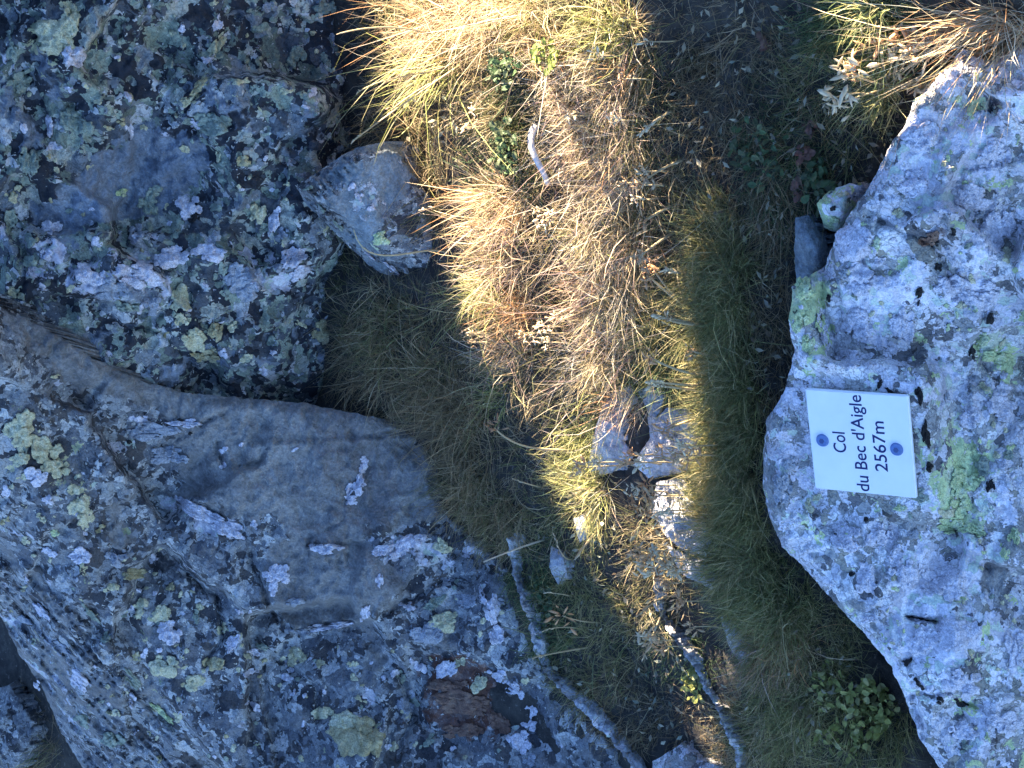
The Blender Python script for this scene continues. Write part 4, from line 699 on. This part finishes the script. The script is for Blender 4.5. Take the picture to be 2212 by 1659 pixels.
for i, (x, y) in enumerate(((1360, 985), (1385, 1000), (1350, 1000), (1395, 1050), (1370, 1062), (1410, 1072), (1400, 1110), (1425, 1105), (1375, 1190), (1398, 1205), (1420, 1190), (1440, 1215), (1425, 1240), (1455, 1235), (1460, 980), (1490, 985), (1478, 965), (1415, 1385), (1432, 1398), (1400, 1370), (1495, 1355), (1470, 1300), (1290, 1000), (1255, 1010), (1445, 1260), (1405, 1230))):
    stalk([(x + 70 + (i * 13) % 30, y - 6 + (i * 7) % 16), (x + 34, y - 2), (x, y)], 'flower', (OR, CREAM, TAN_)[i % 3], ('orange', 'cream', 'tan')[i % 3] + ' dry flower head clustered among the pale stones', GF, nfl=26, size=.0115 if i % 2 else .0095)
GG = 'lit flower stalks in front of the olive turf'
for i, pth in enumerate(([(1535, 832), (1470, 830), (1408, 824)], [(1540, 812), (1470, 800), (1408, 774)], [(1545, 768), (1520, 765), (1494, 758)], [(1540, 712), (1480, 695), (1420, 683)], [(1490, 668), (1440, 630), (1404, 600)], [(1470, 495), (1420, 525), (1380, 556)], [(1500, 590), (1470, 588), (1440, 584)], [(1470, 640), (1440, 620), (1408, 575)], [(1535, 700), (1490, 700), (1440, 690)], [(1530, 845), (1470, 838), (1410, 832)], [(1470, 440), (1430, 455), (1390, 480)], [(1480, 345), (1440, 360), (1400, 385)], [(1460, 240), (1425, 255), (1390, 285)], [(1515, 905), (1480, 912), (1440, 930)], [(1505, 1010), (1470, 1000), (1430, 985)])):
    stalk(pth, 'flower' if i % 3 else 'seed', (CREAM, OR, TAN_)[i % 3], ('cream', 'orange', 'tan')[i % 3] + ' dry stalk lit against the shaded olive turf', GG, nfl=20, size=.010, width=.0018)
GT = 'sunlit cream heads by the top of the pale boulder'
for i, (x, y) in enumerate(((1896, 75), (1905, 100), (1825, 148), (1838, 160), (1855, 152), (1800, 212), (1812, 222), (1960, 95), (1985, 98), (2005, 105), (2030, 100), (1975, 180), (1990, 172), (2000, 190), (1950, 108), (1930, 118))):
    stalk([(1915 + (i * 11) % 40, 200 + (i * 17) % 50 - 20), ((x + 1915) / 2, (y + 190) / 2), (x, y)], 'flower', (CREAM, OR, CREAM)[i % 3], 'sunlit ' + ('cream', 'orange', 'cream')[i % 3] + ' flower head beside the upper end of the pale boulder', GT, nfl=16, size=.015)
GL = 'cream flower heads inside the sunlit straw grass'
for i, (x, y) in enumerate(((1020, 235), (1030, 265), (1005, 275), (1160, 455), (1180, 470), (1195, 460), (1170, 480), (1130, 720), (1165, 705), (1180, 720), (1200, 690), (1180, 740), (1150, 730), (1380, 400), (1370, 430), (1390, 370), (1350, 395), (1230, 250), (1330, 260), (1345, 170), (1400, 90), (1290, 120), (1020, 740), (1015, 720))):
    stalk([(x + 60, y + (i * 5) % 14 - 6), (x + 30, y), (x, y)], 'flower', (CREAM, TAN_, CREAM)[i % 3], ('cream', 'tan', 'cream')[i % 3] + ' flower head among the sunlit straw grass', GL, nfl=12, size=.0085)

# small leafy plants
def leaf_mesh(name, colr, r, L=.009, wd=.006):
    V = [(0, 0, 0)]; F = []
    for f, ww, zz in ((.3, .75, .0007), (.62, 1., .0012), (.88, .6, .0006)):
        V += [(L * f, -wd / 2 * ww, zz), (L * f, 0, zz - .0008), (L * f, wd / 2 * ww, zz)]
    V.append((L, 0, -.0004)); F = [(0, 2, 1), (0, 3, 2)]
    for k in (1, 4): F += [(k, k + 1, k + 4, k + 3), (k + 1, k + 2, k + 5, k + 4)]
    F += [(7, 8, 10), (8, 9, 10)]
    me = colmesh(name, np.array(V), F, colr, r); me.materials.append(M_LEAF); return me
def leafy(name, x, y, rx, ry, n, cols, label, L=.010, hgt=(.005, .035), group=None, tilt=.9, seed=0):
    r = np.random.default_rng(int(x + y * 3 + seed)); c = P(np.array(float(x)), np.array(float(y)), float(ground_z(np.array(float(x)), np.array(float(y)))))
    root = bpy.data.objects.new(name, None); root.empty_display_size = .01; col.objects.link(root); root.location = c; meshes = [leaf_mesh('leaf', q, r, L * f, L * f * .68) for q in cols for f in (.55, .8, 1., 1.2)]
    X, Y = ell(r, n, x, y, rx, ry); g = ground_z(X, Y); sV = []; sF = []
    for i in range(n):
        p = P(X[i], Y[i], g[i] + r.uniform(*hgt)) - c; o = bpy.data.objects.new('leaf', meshes[r.integers(len(meshes))]); col.objects.link(o); o.parent = root; o.location = p; o.rotation_euler = (r.normal(0, .35), -r.uniform(-.2, tilt), r.uniform(0, 6.28))
        b0 = P(X[i], Y[i], g[i] - .003) - c; b0[:2] = .6 * b0[:2] + .4 * p[:2] * .8; v, f = tube([b0, (b0 + p) / 2, p], .0006, .0004, 3); off = len(sV); sV += v.tolist(); sF += [tuple(a + off for a in q) for q in f]
    link('stem', colmesh('stem', np.array(sV), sF, tuple(.6 * q for q in cols[0]), r), M_STEM, root); tag(root, label, 'plant', group)
GRN = [(.24, .25, .07), (.30, .30, .10), (.20, .21, .06), (.34, .32, .14)]; DGR = [(.06, .10, .045), (.08, .13, .055), (.07, .09, .05), (.12, .14, .07)]
leafy('leafy_plant', 1880, 1530, 54, 60, 170, GRN, 'leafy yellow-green cushion plant against the lower edge of the pale boulder', L=.0095, hgt=(.004, .03))
leafy('leafy_plant', 1800, 1490, 44, 60, 70, GRN, 'smaller leafy green cushion beside the rusty-orange tuft', L=.008, hgt=(.004, .022))
leafy('leafy_plant', 1820, 1600, 60, 40, 70, GRN, 'spreading green leafy plant below the two leafy cushions', L=.008, hgt=(.004, .022))
leafy('leafy_plant', 1500, 1470, 26, 40, 36, GRN, 'bright green leaves at the rim of the dark soil hollow', L=.010, hgt=(.003, .015))
leafy('leafy_plant', 1090, 150, 34, 44, 90, DGR, 'dark green herb between sunlit straw tufts', L=.009, hgt=(.01, .05))
leafy('leafy_plant', 1090, 320, 30, 60, 110, DGR, 'dark green herb beside the pale curved stick', L=.009, hgt=(.01, .05))
leafy('leafy_plant', 1170, 1310, 24, 70, 90, DGR, 'dark green mossy herb along the thin stone edge', L=.007, hgt=(.004, .02))
leafy('leafy_plant', 1770, 400, 36, 60, 70, DGR, 'dark green herb in the shade above the knobbly stone', L=.010, hgt=(.005, .03))
leafy('leafy_plant', 1640, 330, 60, 80, 70, DGR, 'sparse dark green herb on bare shaded soil', L=.009, hgt=(.004, .03))
leafy('leafy_plant', 1180, 120, 26, 30, 40, [(.20, .24, .06)], 'pale green herb at the head of the sunlit grass', L=.009, hgt=(.02, .06))
RED = [(.17, .085, .065), (.14, .08, .06)]
for i, (x, y, lab) in enumerate(((1755, 275, 'red-leaved rosette beside the sunlit cream heads'), (1725, 405, 'red-leaved sprig at the edge of the pale boulder above the dark flake'), (1650, 95, 'reddish leaf sprig in the shaded grass near the top of the strip'), (1735, 330, 'small reddish leaves between two shaded green herbs'))):
    leafy('red_leaf_plant', x, y, 14, 14, 9, RED, lab, L=.010, hgt=(.008, .03), group='red leaf sprigs')

# pale litter on the bare soil: uncountable flecks
r = np.random.default_rng(77); LV, LF, LC = [], [], []
for (x, y, rx, ry, n) in ((1640, 230, 200, 300, 260), (1680, 700, 70, 280, 120), (1460, 1500, 110, 110, 110), (1250, 1300, 140, 200, 130), (1860, 250, 90, 180, 90), (1700, 1500, 150, 140, 160), (900, 350, 120, 260, 160), (1450, 1150, 110, 200, 120)):
    X, Y = ell(r, n, x, y, rx, ry); k = free(X, Y, 3); X, Y = X[k], Y[k]; Pp = P(X, Y, ground_z(X, Y) + r.uniform(.001, .02, len(X)))
    for p in Pp:
        L = r.uniform(.0025, .006); a = r.normal(size=3); a[2] *= .5; a /= np.linalg.norm(a); b = np.cross(a, r.normal(size=3)); b /= np.linalg.norm(b); o = len(LV); nrm = np.cross(a, b)
        LV += [p - a * L, p - b * L * .45 + nrm * L * .2, p + a * L, p + b * L * .45 + nrm * L * .2, p + nrm * L * .35]; LF += [(o, o + 1, o + 4), (o + 1, o + 2, o + 4), (o + 2, o + 3, o + 4), (o + 3, o, o + 4)]
        c = np.array([(.30, .26, .18), (.22, .20, .15), (.16, .12, .08), (.38, .34, .24), (.24, .26, .20)])[r.integers(5)]; LC += [c] * 5
LV = np.array(LV); lc = LV.mean(0); me = new_mesh('leaf_litter', LV - lc, LF); at = me.color_attributes.new('col', 'FLOAT_COLOR', 'POINT'); at.data.foreach_set('color', np.c_[np.array(LC), np.ones(len(LC))].astype(np.float32).ravel())
tag(link('leaf_litter', me, M_STEM, loc=lc), 'pale dry leaf flecks scattered on the shaded soil', 'leaf litter', kind='stuff')

# pale curved stick
pt = [P(np.array(float(x)), np.array(float(y)), float(ground_z(np.array(1170.), np.array(340.))) + h) for x, y, h in ((1158, 272, .03), (1148, 300, .037), (1149, 328, .037), (1162, 348, .032), (1170, 366, .026), (1182, 396, .012))]
V, F = tube(smooth_path(pt, 18), .0042, .0028, 8); c = V.mean(0); c[2] = V[:, 2].min()
tag(link('stick', new_mesh('stick', V - c, F), plain('weathered_stick', (.50, .47, .46), .8, .2, var=.25, scale=220, bump=.001), loc=c), 'pale curved dry stick standing in the sunlit grass', 'stick')

# ------------------------------------------------------------------ plaque
U = Vector((.93525, -.12399, .33156)); Vv = Vector((.06052, .97886, .19536)); Nn = U.cross(Vv)
SIDE = .1068
cpos = P(np.array(sc_x), np.array(sc_y), SGZ)
plq = bpy.data.objects.new('plaque', None); plq.empty_display_size = .02; col.objects.link(plq)
plq.matrix_world = Matrix(((U.x, Vv.x, Nn.x, cpos[0]), (U.y, Vv.y, Nn.y, cpos[1]), (U.z, Vv.z, Nn.z, cpos[2]), (0, 0, 0, 1)))
tag(plq, "square white enamel plaque reading Col du Bec d'Aigle 2567m screwed to the pale boulder", 'plaque')
import bmesh
bm = bmesh.new(); bmesh.ops.create_cube(bm, size=1); bmesh.ops.scale(bm, vec=(SIDE, SIDE, .0045), verts=bm.verts)
bmesh.ops.bevel(bm, geom=bm.edges[:], offset=.0013, segments=3, affect='EDGES')
bmesh.ops.translate(bm, vec=(0, 0, -.0015), verts=bm.verts)
me = bpy.data.meshes.new('plate'); bm.to_mesh(me); bm.free()
link('plate', me, plain('white_enamel', (.78, .79, .79), .4, .4, var=.06, scale=22), plq, smooth=False)
TOPZ = .00075
navy = plain('navy_print', (.012, .018, .10), .5, .3)
def lettering(txt, u0, u1, v0, v1):
    cu = bpy.data.curves.new('t', 'FONT'); cu.body = txt; cu.size = 1; cu.extrude = .01; cu.offset = .006; cu.resolution_u = 4
    o = bpy.data.objects.new('t', cu); col.objects.link(o); dg = bpy.context.evaluated_depsgraph_get(); dg.update()
    me = bpy.data.meshes.new_from_object(o.evaluated_get(dg)); bpy.data.objects.remove(o, do_unlink=True)
    co = np.array([v.co[:] for v in me.vertices]); cap = .729
    co[:, 0] = (co[:, 0] - co[:, 0].min()) / (co[:, 0].max() - co[:, 0].min()) * (u1 - u0) + u0
    co[:, 1] = v0 + co[:, 1] / cap * (v1 - v0)
    out = np.c_[(co[:, 0] - .5) * SIDE, (co[:, 1] - .5) * SIDE, TOPZ + .0001 + (co[:, 2] - co[:, 2].min()) * .006]
    me.vertices.foreach_set('co', out.astype(np.float32).ravel()); me.update(); me.materials.clear()
    link('lettering', me, navy, plq, smooth=False)
lettering('Col', .393, .595, .645, .775); lettering("du Bec d'Aigle", .025, .972, .452, .58); lettering('2567m', .24, .732, .255, .382)
blu = plain('blue_screw_cap', (.10, .17, .36), .45, .4, var=.15, scale=300); blud = plain('dark_screw_slot', (.05, .08, .20), .5, .3)
for u, v in ((.4985, .873), (.472, .151)):
    bm = bmesh.new(); rr = .064 * SIDE
    bmesh.ops.create_cone(bm, cap_ends=True, segments=28, radius1=rr, radius2=rr * .82, depth=.0024)
    me = bpy.data.meshes.new('screw'); bm.to_mesh(me); bm.free()
    sc = link('screw', me, blu, plq, loc=((u - .5) * SIDE, (v - .5) * SIDE, TOPZ + .0011), smooth=False)
    bm = bmesh.new(); bmesh.ops.create_cone(bm, cap_ends=True, segments=6, radius1=rr * .42, radius2=rr * .40, depth=.0006); me = bpy.data.meshes.new('socket'); bm.to_mesh(me); bm.free()
    link('socket', me, blud, sc, loc=(0, 0, .0013), smooth=False)
